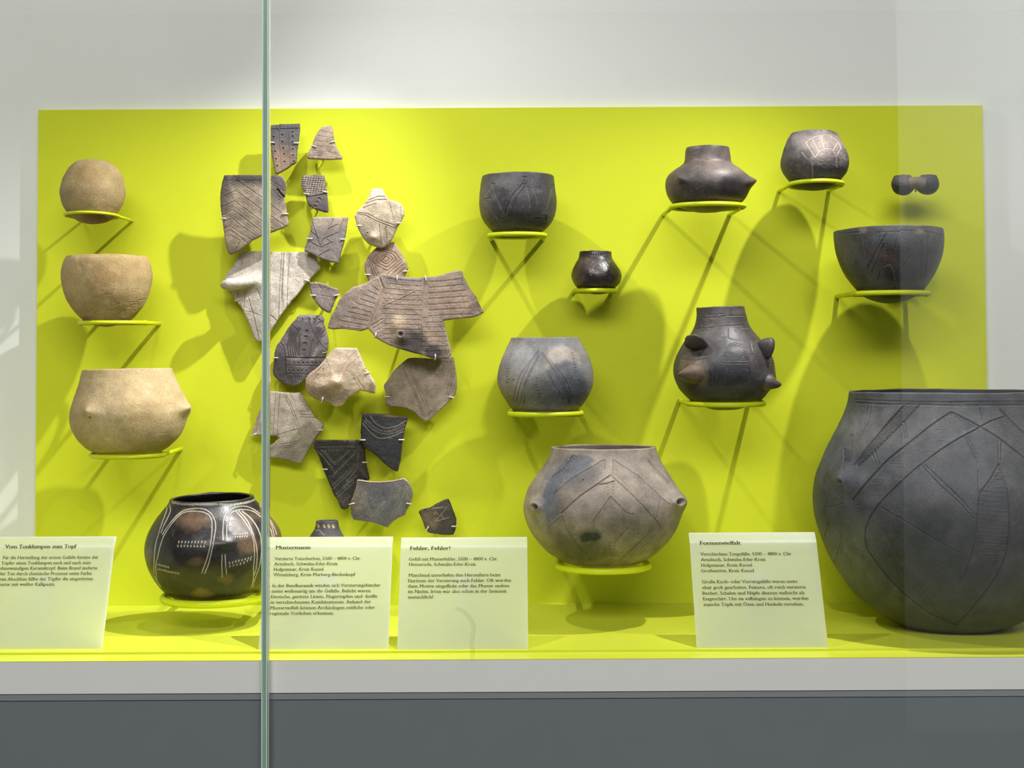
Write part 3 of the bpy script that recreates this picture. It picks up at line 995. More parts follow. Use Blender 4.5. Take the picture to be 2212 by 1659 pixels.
dc.dots([(1160, 1045), (1300, 1010), (1440, 970)], n=8, r=1.1, el=(-.5, 2.6), **dk).dots([(1165, 1085), (1330, 1045), (1430, 1000)], n=7, r=1.1, el=(-.3, 2.6), **dk)
dc.dots([(240, 1062), (380, 1100)], n=9, r=.8, el=(.4, 2.2), **dk).dots([(245, 1120), (400, 1160), (510, 1180)], n=15, r=.8, el=(.4, 2.6), **dk)
dc.dots([(440, 630), (435, 700)], n=4, r=.7, **dk)
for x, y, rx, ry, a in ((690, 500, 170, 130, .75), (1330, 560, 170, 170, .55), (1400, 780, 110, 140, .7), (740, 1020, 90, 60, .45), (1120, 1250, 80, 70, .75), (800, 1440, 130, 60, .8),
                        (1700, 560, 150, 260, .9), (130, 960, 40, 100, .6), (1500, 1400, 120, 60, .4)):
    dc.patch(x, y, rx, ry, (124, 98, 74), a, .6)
dc.bump(1110, 800, 130, 70, 5).bump(1150, 900, 120, 80, -1.5)
dc.wear(110, 1500, 320, 1450, 110, (120, 112, 104), .25)
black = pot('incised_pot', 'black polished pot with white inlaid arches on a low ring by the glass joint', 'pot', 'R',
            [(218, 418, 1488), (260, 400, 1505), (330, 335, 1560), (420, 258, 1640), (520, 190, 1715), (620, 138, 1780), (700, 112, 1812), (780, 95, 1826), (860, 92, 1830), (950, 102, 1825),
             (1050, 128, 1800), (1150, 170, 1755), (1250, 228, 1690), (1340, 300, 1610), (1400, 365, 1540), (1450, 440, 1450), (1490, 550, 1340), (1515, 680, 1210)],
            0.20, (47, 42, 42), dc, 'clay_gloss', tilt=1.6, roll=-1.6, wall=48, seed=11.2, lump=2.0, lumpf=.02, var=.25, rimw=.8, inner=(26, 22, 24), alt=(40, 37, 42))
ring_stand('lime green ring stand under the black inlaid pot, near the display floor', 'R', 1478, 325, 1585, 0.20, 13)
# --- grey beaker with scratched tents
SC = (182, 170, 160)
dc = Decor('H').lines([[(850, 205), (790, 300), (710, 390), (670, 480), (630, 600)], [(845, 295), (780, 380), (735, 460), (700, 560), (680, 670)]], w=1.2, d=1.2, smooth=True)
dc.lines([[(640, 610), (662, 520), (715, 400)], [(500, 290), (520, 380), (570, 480), (620, 590)], [(420, 450), (480, 550), (570, 670)], [(495, 300), (440, 370)], [(850, 310), (880, 430), (890, 520)],
          [(865, 220), (930, 340), (970, 500)], [(1115, 330), (1090, 440), (1060, 540)], [(700, 670), (720, 725)], [(440, 680), (520, 630)]], w=.7, d=.5, c=SC, a=.5)
dc.lines([[(815, 203), (855, 205)], [(810, 280), (850, 280)], [(485, 268), (525, 273)], [(412, 432), (468, 424)], [(475, 400), (472, 440)], [(945, 634), (1005, 636)], [(1055, 600), (1052, 650)],
          [(1110, 285), (1135, 285)]], w=1.3, d=1.8, c=(40, 36, 36), a=.6)
dc.patch(600, 250, 130, 60, (150, 142, 140), .5).patch(410, 500, 60, 150, (122, 108, 98), .55).patch(820, 600, 230, 150, (62, 60, 64), .6).patch(980, 570, 80, 60, (110, 95, 88), .4).patch(450, 360, 90, 120, (120, 112, 112), .4)
dc.wear(380, 1150, 230, 760, 130)
pot('scratched_beaker', 'dark grey beaker with scratched tent lines on the ring right of the sherds', 'beaker', 'H',
    [(203, 390, 1138), (235, 383, 1140), (270, 378, 1143), (350, 370, 1154), (420, 365, 1164), (490, 362, 1166), (560, 368, 1158), (620, 382, 1143), (680, 416, 1112), (730, 458, 1072), (770, 500, 1030), (795, 545, 985),
     (815, 620, 910)], 0.105, (92, 87, 89), dc, 'clay_dark', tilt=-1.5, wall=26, seed=2.4, lump=1.3, lumpf=.03, alt=(80, 76, 80), var=.22, rimw=1.2, inner=(60, 56, 56))
ring_stand('lime green ring stand under the dark scratched beaker', 'H', 812, 467, 1046, 0.105, 8)
# --- miniature pot
dc = Decor('H').dots([(1420, 1005), (1570, 1015), (1720, 1000)], n=13, r=1.3, d=1.6, el=(.5, 1.5), smooth=True)
dc.dots([(1400, 1120), (1430, 1200)], n=6, r=.9, d=.9).dots([(1650, 1050), (1560, 1130), (1500, 1200)], n=14, r=1, d=1, c=(210, 190, 170), a=.5).dots([(1500, 1200), (1420, 1180)], n=6, r=.9, d=.8)
dc.pits([(1515, 1190), (1520, 1215), (1545, 1170), (1610, 1110)], r=1.2, d=.4, c=(232, 220, 205), a=.9).line([(1660, 1080), (1750, 1190)], w=.8, d=.5, c=SC, a=.4)
dc.patch(1370, 1240, 80, 90, (112, 94, 82), .6).patch(1480, 1110, 90, 80, (120, 104, 96), .5).bump(1480, 1110, 80, 70, 2.5)
dc.wear(1330, 1820, 1050, 1350, 50)
pot('miniature_pot', 'miniature dark glossy pot with pitted collar, smallest of the ring-held pots', 'pot', 'H',
    [(985, 1405, 1733), (1010, 1402, 1736), (1035, 1400, 1740), (1065, 1388, 1752), (1100, 1364, 1776), (1140, 1342, 1802), (1180, 1326, 1826), (1230, 1317, 1840), (1280, 1328, 1832), (1320, 1348, 1808), (1350, 1374, 1778),
     (1378, 1410, 1742), (1402, 1470, 1690), (1420, 1540, 1640)], 0.075, (70, 61, 58), dc, 'clay_gloss', tilt=-1, wall=20, seed=4.4, lump=1.2, lumpf=.05, alt=(60, 54, 54), var=.22, rimw=.8, inner=(45, 40, 40))
ring_stand('small lime green ring stand under the miniature dark pot', 'H', 1388, 1352, 1776, 0.075, 8)
# --- pot with lancet lines
DK = (58, 50, 46)
dc = Decor('I').dots([(265, 102), (655, 100)], n=44, r=1.0, d=1.2, c=DK, a=.5).dots([(262, 116), (650, 115)], n=42, r=1.0, d=1.2, c=DK, a=.5)
for a in ([(425, 165), (370, 240), (310, 320), (280, 410), (262, 485)], [(430, 175), (380, 240), (325, 340), (300, 420), (280, 500)], [(430, 190), (385, 270), (345, 360), (320, 440), (305, 510)], [(425, 210), (380, 300), (345, 380), (332, 450), (328, 515)],
          [(440, 185), (510, 270), (580, 370), (630, 480)], [(450, 185), (530, 270), (600, 370), (645, 480)], [(455, 205), (520, 300), (580, 400), (625, 505)], [(480, 300), (530, 400), (590, 480)]):
    dc.line(a, w=.9, d=1.0, c=DK, a=.55, smooth=True)
dc.dots([(248, 195), (236, 240), (228, 290), (222, 340), (226, 375)], n=11, r=1.1, d=1.3, el=(2.5, 0), c=DK, a=.5).dots([(415, 350), (408, 400), (430, 440), (425, 465)], n=7, r=1.1, d=1.3, el=(4, 0), c=DK, a=.5)
dc.dots([(640, 185), (655, 240), (665, 300), (635, 350)], n=10, r=1.2, d=1.4, el=(2.5, 1), c=DK, a=.5).pits([(335, 497), (262, 355), (680, 360)], r=1.8, d=2, c=(40, 34, 30), a=.8)
dc.patch(280, 190, 90, 70, (176, 172, 174), .6).patch(560, 200, 90, 50, (176, 166, 156), .7).patch(640, 400, 110, 90, (70, 74, 86), .75).patch(440, 400, 120, 90, (106, 106, 112), .6).patch(230, 420, 70, 90, (156, 140, 122), .5)
dc.patch(360, 500, 200, 50, (96, 92, 92), .5).patch(300, 320, 110, 120, (150, 146, 144), .5)
dc.gd = 1.5
dc.area([(470, 300), (540, 250), (640, 230), (700, 300), (740, 400), (660, 500), (560, 540), (480, 460), (500, 380)], (88, 92, 102), .6, 10).area([(500, 150), (600, 140), (680, 190), (700, 260), (600, 230), (520, 260), (480, 210)], (178, 166, 154), .6, 6).area([(250, 160), (380, 150), (400, 230), (320, 330), (240, 300)], (166, 164, 168), .5, 10)
dc.wear(180, 760, 130, 530, 150, (196, 188, 180), .3)
pot('incised_pot', 'grey round pot with incised lancet lines above the large lugged pot', 'pot', 'I',
    [(91, 252, 688), (110, 242, 697), (150, 220, 717), (200, 196, 742), (250, 178, 760), (300, 167, 772), (350, 162, 777), (400, 169, 769), (450, 190, 750), (500, 222, 718), (530, 244, 694), (552, 270, 664), (572, 330, 610),
     (585, 390, 550)], 0.13, (148, 142, 138), dc, 'clay_grey', tilt=-.5, wall=12, seed=6.6, lump=1.4, lumpf=.025, alt=(126, 123, 124), var=.16, rimw=.8, inner=(90, 84, 80))
ring_stand('lime green ring stand under the grey pot with lancet lines', 'I', 571, 241, 699, 0.13, 9)
# --- large lugged pot with hatched bands
BR = (96, 78, 66)
dc = Decor('I')
dc.hatch([(520, 1090), (640, 990), (845, 870), (850, 925), (790, 1005), (690, 1100), (570, 1205), (535, 1130)], -38, 3.4, .8, .8, BR, .4)
dc.hatch([(520, 1090), (640, 990), (845, 870), (850, 925), (790, 1005), (690, 1100), (570, 1205), (535, 1130)], 52, 4.2, .75, .7, BR, .35)
dc.hatch([(905, 875), (1020, 950), (1120, 1040), (1205, 1120), (1195, 1190), (1180, 1240), (1100, 1160), (1000, 1060), (910, 965)], 40, 3.4, .8, .8, BR, .4)
dc.hatch([(905, 875), (1020, 950), (1120, 1040), (1205, 1120), (1195, 1190), (1180, 1240), (1100, 1160), (1000, 1060), (910, 965)], -60, 4.2, .75, .7, BR, .35)
dc.hatch([(885, 1110), (980, 1210), (990, 1300), (920, 1390), (840, 1330), (800, 1250)], -42, 3.6, .8, .8, BR, .4)
dc.hatch([(885, 1160), (980, 1210), (990, 1300), (920, 1390), (860, 1330)], 48, 4.2, .7, .6, BR, .35)
dc.hatch([(475, 1300), (575, 1225), (590, 1290), (545, 1370), (500, 1350)], -38, 3.2, .8, .8, BR, .4)
dc.hatch([(500, 1350), (600, 1280), (760, 1500), (720, 1540), (600, 1490)], 50, 3.6, .8, .7, BR, .35)
dc.hatch([(900, 1530), (1080, 1380), (1150, 1300), (1170, 1380), (1080, 1480), (980, 1540)], -42, 3.4, .8, .7, BR, .35)
dc.hatch([(1120, 870), (1160, 890), (1270, 1010), (1250, 1030), (1180, 960)], 40, 2.8, .8, .7, BR, .4)
dc.hatch([(340, 1330), (370, 1330), (470, 1470), (440, 1470)], 50, 3, .8, .6, BR, .3)
for p, w in (([(520, 1085), (640, 985), (845, 868)], 1.1), ([(850, 870), (850, 930)], .9), ([(570, 1210), (690, 1100), (800, 1025), (880, 970)], 1.7), ([(800, 1028), (860, 1020), (910, 1005)], 1.6), ([(900, 870), (903, 965)], 1),
             ([(885, 965), (1000, 1070), (1100, 1170), (1185, 1265), (1210, 1310)], 1.2), ([(905, 870), (1060, 970), (1170, 1070), (1250, 1160)], 1.0), ([(885, 1105), (770, 1270)], 1.1), ([(885, 1105), (990, 1210), (1040, 1220)], 1.1),
             ([(995, 1305), (920, 1390)], 1), ([(480, 1305), (575, 1225), (600, 1310), (660, 1400), (770, 1520)], 1.0), ([(1135, 1330), (1050, 1420), (930, 1530)], 1), ([(645, 840), (590, 920), (510, 975)], 1.0),
             ([(1125, 870), (1210, 960), (1265, 1020)], 1), ([(1180, 1240), (1205, 1120)], .9), ([(345, 1340), (420, 1440), (480, 1500)], .9)):
    dc.line(p, w=w, d=1.3 * w, c=(64, 50, 42), a=.6)
for yy in (985, 1005, 1025, 1045, 1065, 1085):
    dc.dots([(868, yy), (900, yy)], n=2, r=1.1, d=1.3, el=(2.4, 0), c=BR, a=.5)
for yy in (1400, 1420, 1440, 1460, 1480):
    dc.dots([(880, yy), (910, yy)], n=2, r=1.1, d=1.2, el=(2.4, 0), c=BR, a=.4)
dc.dots([(630, 1215), (760, 1250)], n=8, r=1, d=1, el=(.6, 3.5)).dots([(640, 1245), (760, 1275)], n=7, r=1, d=1, el=(.6, 3)).dots([(665, 850), (600, 925), (520, 985)], n=10, r=1.2, d=1.3, el=(2, 2))
dc.dots([(1305, 1260), (1285, 1330)], n=7, r=1.1, d=1.2, el=(3, 0)).pits([(708, 998)], r=2, d=3, c=(40, 24, 16))
dc.bump(408, 1165, 50, 48, 11, 2.2).pits([(422, 1172)], r=5.2, d=13, c=(30, 24, 22), a=.9)
dc.bump(1305, 1140, 62, 58, 17, 2.0).pits([(1290, 1145)], r=5.4, d=14, c=(30, 24, 22), a=.9)
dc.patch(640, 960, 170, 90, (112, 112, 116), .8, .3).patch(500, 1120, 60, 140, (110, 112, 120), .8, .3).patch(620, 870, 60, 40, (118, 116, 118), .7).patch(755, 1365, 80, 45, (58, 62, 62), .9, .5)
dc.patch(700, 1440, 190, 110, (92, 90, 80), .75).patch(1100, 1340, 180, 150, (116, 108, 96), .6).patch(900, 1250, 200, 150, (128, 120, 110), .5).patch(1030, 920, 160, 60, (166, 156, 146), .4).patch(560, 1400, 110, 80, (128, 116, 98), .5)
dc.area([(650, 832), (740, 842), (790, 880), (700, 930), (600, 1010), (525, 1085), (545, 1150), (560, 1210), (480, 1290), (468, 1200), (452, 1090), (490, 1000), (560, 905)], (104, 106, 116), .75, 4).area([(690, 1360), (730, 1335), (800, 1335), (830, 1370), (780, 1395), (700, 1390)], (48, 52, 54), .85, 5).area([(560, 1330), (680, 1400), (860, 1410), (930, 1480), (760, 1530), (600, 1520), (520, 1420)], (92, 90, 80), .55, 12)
dc.area([(1060, 900), (1150, 860), (1240, 980), (1300, 1080), (1230, 1120), (1120, 1000)], (178, 164, 150), .5, 6).line([(455, 1080), (470, 1000), (520, 950)], w=.8, d=.7).lines([[(400, 1300), (420, 1400), (500, 1480)], [(380, 1250), (390, 1330)]], w=.7, d=.7)
dc.wear(350, 1300, 840, 1520, 200, (200, 190, 176), .3)
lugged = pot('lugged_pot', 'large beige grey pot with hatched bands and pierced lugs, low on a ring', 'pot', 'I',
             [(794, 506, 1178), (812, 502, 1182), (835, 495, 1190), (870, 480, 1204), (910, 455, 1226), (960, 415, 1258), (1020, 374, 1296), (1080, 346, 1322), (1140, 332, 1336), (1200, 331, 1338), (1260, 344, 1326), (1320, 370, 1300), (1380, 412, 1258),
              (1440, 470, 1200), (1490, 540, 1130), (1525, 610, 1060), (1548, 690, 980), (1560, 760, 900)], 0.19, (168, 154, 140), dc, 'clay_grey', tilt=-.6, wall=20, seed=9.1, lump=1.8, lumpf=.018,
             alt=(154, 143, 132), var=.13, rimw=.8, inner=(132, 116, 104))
ring_stand('lime green ring stand under the large beige grey lugged pot', 'I', 1545, 552, 1130, 0.19, 11, tilt=0)
# --- flat jug with tall collar
dc = Decor('J').patch(560, 370, 120, 40, (140, 122, 112), .6).patch(720, 480, 200, 60, (150, 134, 126), .55).patch(560, 640, 240, 90, (62, 56, 58), .6).patch(850, 640, 130, 110, (56, 50, 54), .7).patch(300, 620, 60, 130, (120, 104, 94), .5)
dc.bump(385, 565, 42, 42, 9, 2.0).bump(990, 592, 44, 40, 17, 1.25).pits([(400, 610)], r=5, d=1.2)
for k in range(50):
    dc.pits([(270 + 700 * random.random(), 440 + 330 * random.random())], r=.5 + .5 * random.random(), d=.4, c=(170, 158, 146), a=.35)
dc.wear(260, 980, 300, 780, 110, (160, 148, 138), .28)
pot('collared_jug', 'brown grey squat jug with a tall straight collar and pointed side knobs', 'jug', 'J',
    [(290, 428, 812), (310, 422, 815), (350, 418, 820), (395, 413, 824), (425, 402, 834), (450, 372, 862), (480, 325, 905), (520, 276, 945), (560, 250, 970), (610, 238, 985), (660, 240, 982), (710, 252, 968), (755, 275, 942), (790, 308, 905),
     (820, 365, 855), (845, 440, 790), (864, 530, 700)], 0.16, (114, 100, 95), dc, 'clay_dark', tilt=-.5, wall=24, seed=1.7, lump=1.2, lumpf=.025, alt=(98, 86, 84), var=.2, rimw=.6, inner=(60, 52, 50))
ring_stand('lime green ring stand under the squat collared jug', 'J', 815, 290, 940, 0.16, 8.5)
# --- pot with fan scratches
dc = Decor('J').lines([[(1500, 240), (1545, 200), (1620, 175), (1690, 168), (1740, 195), (1790, 240), (1810, 290)], [(1580, 370), (1615, 315), (1680, 290), (1730, 300), (1770, 360)]], w=1.2, d=1.4, c=(226, 206, 192), a=.5, smooth=True)
dc.lines([[(1500, 240), (1530, 290), (1580, 370)], [(1560, 210), (1590, 270), (1615, 320)], [(1635, 180), (1645, 230), (1660, 290)], [(1775, 240), (1740, 310)], [(1810, 290), (1770, 355)], [(1460, 325), (1515, 385)], [(1770, 370), (1775, 460)],
          [(1555, 400), (1558, 580)]], w=1.1, d=1.2, c=(226, 206, 192), a=.5)
dc.dots([(1390, 200), (1490, 150), (1600, 135), (1720, 145), (1780, 180)], n=9, r=1.4, d=1.6, smooth=True).dots([(1330, 200), (1345, 260)], n=3, r=1, d=1)
dc.patch(1680, 260, 150, 110, (160, 144, 134), .7).patch(1600, 400, 90, 40, (150, 134, 124), .5).patch(1700, 480, 150, 90, (72, 70, 74), .7, .3).patch(1400, 450, 110, 110, (92, 86, 86), .4).patch(1430, 230, 60, 70, (140, 130, 128), .5)
for k in range(60):
    x, y = 1600 + 250 * random.random(), 330 + 130 * random.random()
    dc.line([(x, y), (x + 40 * random.random(), y - 25 + 50 * random.random())], w=.7, d=.6, c=(206, 190, 178), a=.35)
dc.bump(1560, 470, 60, 150, 2.5)
dc.wear(1300, 1860, 180, 600, 120)
pot('fan_scratched_pot', 'grey round pot with a scratched fan motif, highest of the ring-held pots', 'pot', 'J',
    [(168, 1362, 1782), (185, 1350, 1790), (210, 1336, 1802), (250, 1320, 1822), (300, 1300, 1846), (350, 1285, 1866), (400, 1274, 1876), (450, 1275, 1875), (500, 1292, 1862), (540, 1315, 1838), (580, 1346, 1802), (615, 1385, 1764), (645, 1440, 1712),
     (665, 1510, 1640)], 0.115, (94, 87, 87), dc, 'clay_grey', tilt=-5.5, roll=.5, wall=20, seed=12.9, lump=1.6, lumpf=.03, alt=(80, 75, 77), var=.2, rimw=1.2, inner=(70, 64, 62))
ring_stand('lime green ring stand under the pot with the scratched fan', 'J', 617, 1345, 1822, 0.115, 7.5, tilt=-3)
# --- pot with ears and snouts
LT = (206, 194, 184)
dc = Decor('K')
for pts, n in (([(640, 360), (800, 360), (920, 345), (1060, 345), (1170, 345)], 34), ([(590, 495), (720, 495), (780, 482)], 16), ([(810, 480), (950, 462), (1100, 462)], 24), ([(1110, 490), (1220, 492)], 9), ([(620, 522), (750, 518)], 10),
               ([(845, 830), (900, 740), (960, 690), (1040, 672), (1120, 690), (1190, 750), (1240, 850)], 38), ([(865, 850), (910, 760), (970, 715), (1040, 698), (1110, 715), (1170, 770), (1225, 870)], 34),
               ([(885, 880), (1190, 882)], 22), ([(890, 910), (1190, 918)], 22), ([(820, 880), (790, 980), (765, 1080)], 14), ([(855, 880), (830, 980), (815, 1100)], 14), ([(1290, 880), (1310, 960), (1330, 1080)], 16),
               ([(1410, 880), (1495, 885)], 7), ([(1412, 910), (1495, 912)], 7)):
    dc.dots(pts, n=n, r=.95, d=1.2, el=(1.1, .6), c=LT, a=.28)
dc.lines([[(600, 330), (780, 335), (920, 318)], [(640, 375), (860, 372), (920, 345), (1170, 342)], [(580, 500), (780, 480), (1100, 455), (1230, 480)]], w=.9, d=1, c=LT, a=.25)
dc.lines([[(780, 770), (740, 900), (730, 1060)], [(1220, 640), (1250, 780), (1340, 880), (1365, 1060), (1375, 1160)], [(860, 600), (940, 600), (1000, 625), (1120, 640)], [(960, 500), (955, 600)], [(990, 260), (990, 340)], [(400, 860), (560, 880), (740, 850)]], w=.8, d=.9, c=(64, 56, 54), a=.5)
dc.patch(960, 1040, 230, 130, (50, 50, 58), .85, .2).patch(1040, 780, 90, 90, (82, 78, 84), .5).patch(520, 960, 150, 130, (148, 126, 106), .75).patch(620, 1100, 110, 80, (140, 120, 102), .6).patch(900, 560, 230, 70, (132, 124, 120), .5)
dc.patch(900, 1280, 300, 70, (70, 64, 54), .6).patch(800, 300, 150, 50, (120, 114, 112), .4).patch(1080, 300, 90, 40, (140, 130, 120), .5)
dc.bump(540, 1010, 150, 110, 9, 2).bump(1440, 1120, 120, 90, 6, 2).bump(560, 720, 100, 80, 4)
dc.gd = 1.7
dc.area([(880, 860), (960, 740), (1060, 700), (1150, 740), (1210, 860), (1225, 1010), (1190, 1110), (1050, 1170), (900, 1200), (740, 1190), (720, 1120), (800, 1000), (830, 880)], (66, 66, 74), .75, 5).area([(400, 870), (560, 880), (700, 900), (720, 1060), (640, 1170), (500, 1170), (380, 1080)], (150, 128, 108), .6, 8)
dc.wear(330, 1480, 300, 1340, 140, (190, 178, 168), .28)
eared = pot('eared_pot', 'dark grey necked pot with ear-like lugs and beak knobs on a ring', 'pot', 'K',
            [(248, 600, 1170), (275, 600, 1174), (310, 600, 1180), (350, 596, 1187), (400, 586, 1198), (450, 572, 1216), (500, 550, 1240), (550, 518, 1274), (600, 476, 1314), (660, 430, 1362), (720, 390, 1406), (780, 354, 1446), (840, 328, 1474),
             (910, 310, 1498), (1000, 303, 1506), (1080, 314, 1498), (1150, 336, 1478), (1210, 368, 1450), (1270, 412, 1412), (1320, 462, 1374), (1360, 520, 1320), (1400, 600, 1240), (1440, 700, 1140), (1465, 800, 1040)],
            0.15, (104, 96, 96), dc, 'clay_dark', tilt=-.8, roll=-1.2, wall=26, seed=7.5, lump=1.3, lumpf=.03, alt=(92, 86, 88), var=.18, rimw=.8, inner=(60, 54, 54))


def K(x, y): return cv('K', [(x, y)])[0]


def lugpath(p, crop, pts):
    """pts: (x, y, h) pixels with the height over the wall surface in px, nearest the viewer positive"""
    out = []
    for x, y, dd in pts:
        q = cv(crop, [(x, y)])[0]
        out.append(at(np.array(q[0]), np.array(q[1]), dd))
    return out


d0 = 0.15
lug(eared, 'ear', lugpath(eared, 'K', [(660, 735, d0 + .040), (610, 705, d0 + .050), (550, 662, d0 + .058), (495, 625, d0 + .062), (455, 600, d0 + .063)]), [.009, .015, .0165, .0135, .004], 'clay_dark', (96, 88, 88), flatten=((.35, .75, .6), .30))
lug(eared, 'ear', lugpath(eared, 'K', [(1350, 790, d0 + .036), (1390, 745, d0 + .044), (1435, 690, d0 + .047), (1470, 648, d0 + .046), (1492, 620, d0 + .045)]), [.012, .0155, .0125, .0075, .002], 'clay_dark', (98, 90, 90), flatten=((.8, .5, .3), .36))
lug(eared, 'beak', lugpath(eared, 'K', [(590, 1040, d0 + .052), (520, 1035, d0 + .062), (450, 1036, d0 + .067), (390, 1040, d0 + .068), (350, 1042, d0 + .067)]), [.019, .0165, .0105, .0048, .001], 'clay_grey', (112, 95, 80), flatten=((0, .3, 1), .8))
lug(eared, 'beak', lugpath(eared, 'K', [(1380, 1120, d0 + .038), (1450, 1140, d0 + .045), (1515, 1160, d0 + .046), (1560, 1163, d0 + .044), (1584, 1156, d0 + .042)]), [.018, .0135, .008, .0048, .0018], 'clay_dark', (108, 98, 96), flatten=((0, .3, 1), .85))
ring_stand('lime green ring stand under the eared dark pot', 'K', 1392, 470, 1375, 0.15, 9)
# --- deep bowl
dc = Decor('L').dots([(240, 762), (450, 745)], n=18, r=1, d=1.1, el=(.3, 2)).dots([(630, 748), (700, 745), (840, 740)], n=9, r=1, d=1.2, el=(2, 2.5), c=LT, a=.35).dots([(870, 725), (1015, 738)], n=7, r=1.3, d=1.4, el=(.4, 2.2)).dots([(1090, 735), (1260, 770)], n=9, r=1.2, d=1.3, el=(1, 2))
dc.lines([[(715, 760), (640, 880), (570, 1010), (520, 1110)], [(690, 860), (640, 980), (570, 1140)], [(655, 1130), (620, 1230)], [(1065, 830), (1062, 1000), (1065, 1200)], [(1130, 780), (1120, 1000), (1095, 1185)], [(970, 970), (870, 1090)], [(1000, 1000), (850, 1180)]],
         w=1.0, d=1.2, c=(50, 48, 50), a=.4)
for x in (700, 900):
    dc.dots([(x, 830), (x - 5, 1010 if x == 900 else 1090)], n=8, r=.9, d=1, el=(4, 0), c=LT, a=.3)
dc.dots([(1245, 800), (1215, 940)], n=5, r=1.2, d=1.4).line([(700, 1080), (750, 1060), (780, 1120), (800, 1210)], w=1.2, d=1.2, c=LT, a=.4).lines([[(470, 760), (480, 850), (500, 1000)], [(845, 740), (800, 930)]], w=.7, d=.6, c=LT, a=.25)
dc.patch(640, 950, 70, 60, (122, 104, 94), .5).patch(760, 1030, 90, 90, (112, 92, 80), .6).patch(740, 1140, 60, 90, (60, 56, 56), .6).patch(320, 900, 110, 150, (112, 106, 100), .4).patch(600, 830, 130, 60, (84, 86, 92), .5).patch(1000, 900, 200, 200, (90, 92, 100), .4)
dc.patch(480, 730, 40, 30, (176, 150, 128), .6).patch(1060, 740, 50, 25, (170, 146, 126), .6)
dc.gd = 1.5
dc.wear(230, 1260, 780, 1300, 170, (160, 156, 152), .3)
pot('deep_bowl', 'deep dark grey bowl with a notched rim, above the huge storage pot', 'bowl', 'L',
    [(735, 206, 1275), (770, 205, 1279), (810, 206, 1280), (870, 210, 1277), (940, 220, 1267), (1010, 240, 1250), (1080, 266, 1226), (1150, 300, 1194), (1220, 345, 1152), (1280, 390, 1110), (1330, 432, 1070), (1375, 480, 1020), (1410, 540, 950), (1435, 610, 870),
     (1450, 680, 780)], 0.15, (98, 95, 94), dc, 'clay_dark', tilt=-2.0, roll=-.3, wall=22, seed=14.2, lump=1.4, lumpf=.02, alt=(88, 87, 90), var=.2, rimw=2.2, inner=(66, 62, 60))
ring_stand('lime green ring stand under the deep dark grey bowl', 'L', 1356, 385, 1122, 0.15, 9)
# --- twin cup
dc = Decor('L').patch(1030, 230, 50, 50, (150, 122, 100), .7).patch(860, 240, 60, 40, (104, 100, 100), .4)
t1 = pot('twin_cup', 'tiny dark double cup on a thin rod at the upper right of the panel', 'cup', 'L',
         [(190, 790, 960), (205, 782, 975), (230, 772, 990), (260, 766, 1000), (290, 768, 998), (320, 778, 985), (350, 800, 960), (370, 835, 925), (378, 865, 895)], 0.09, (82, 80, 80), dc, 'clay_grey', tilt=-4, wall=18, seed=3.3, lump=1.0, lumpf=.06, alt=(72, 71, 74), var=.2, rimw=1.0, inner=(50, 46, 46))
t2 = pot('cup', '', '', 'L', [(188, 1045, 1215), (205, 1030, 1222), (230, 1012, 1230), (260, 1000, 1236), (290, 1005, 1232), (320, 1020, 1220), (350, 1050, 1195), (365, 1085, 1160), (372, 1110, 1135)], 0.088, (76, 76, 80), dc, 'clay_grey', tilt=-4, wall=18, seed=5.9, lump=1.0,
         lumpf=.06, alt=(66, 67, 72), var=.2, rimw=1.0, inner=(50, 46, 46))
for kk in list(t2['root'].keys()):
    del t2['root'][kk]
t2['root'].parent = t1['root']
lug(t1, 'bridge', [at(*[np.array(v) for v in cv('L', [(x_, y_)])[0]], 0.098) for x_, y_ in ((925, 262), (975, 255), (1010, 250), (1050, 255), (1090, 262))], [.0105, .0092, .0086, .0092, .0105], 'clay_grey', (112, 96, 84))
e = empty('cup_rod', (float(t1['O'][0]), -PANEL_D, float(t1['O'][2])))
tag(e, 'thin lime green rod carrying the tiny double cup', 'mount')
q = at(*[np.array(v) for v in cv('L', [(1003, 300)])[0]], 0.075); w = np.array([q[0], -PANEL_D + .002, q[2]])
mb = MB(); mb.tube([w, q], 0.0016, 10); mb.build('rod', M['lime_metal'], e)
g = at(*[np.array(v) for v in cv('L', [(1003, 352)])[0]], 0.10)
mb = MB(); mb.tube(np.array([q, q * .5 + g * .5 + np.array([0, 0, -.004]), g]), 0.0014, 8); mb.build('claw', M['claw'], e)
# --- huge storage pot
GK = (58, 56, 58)
dc = Decor('M')
dc.gw, dc.gd = 1.1, 1.55
for y0 in (160, 176):
    dc.line([(330, y0 + 2), (500, y0 + 12), (800, y0 + 18), (1275, y0 + 14)], w=1.2, d=1.4, smooth=True)
dc.dots([(340, 184), (500, 192), (680, 186), (900, 200), (1275, 196)], step=4.2, r=1.1, d=1.4, el=(2.0, .6), smooth=True).dots([(820, 182), (1275, 180)], step=4.2, r=1.0, d=1.2, el=(2, .5))
band1 = [(865, 235), (1025, 318), (900, 400), (780, 470), (640, 570), (480, 725), (330, 720), (420, 600), (560, 440), (700, 330), (800, 270)]
dc.hatch([(865, 240), (1000, 318), (840, 390), (740, 380), (760, 310)], 4, 3.2, .9, 1.0)
dc.hatch([(740, 380), (840, 395), (700, 520), (560, 640), (440, 740), (400, 660), (520, 520), (620, 440)], 4, 3.6, .9, 1.0)
dc.hatch([(700, 330), (840, 390), (700, 520), (560, 560), (600, 420)], -62, 5.0, .8, .7)
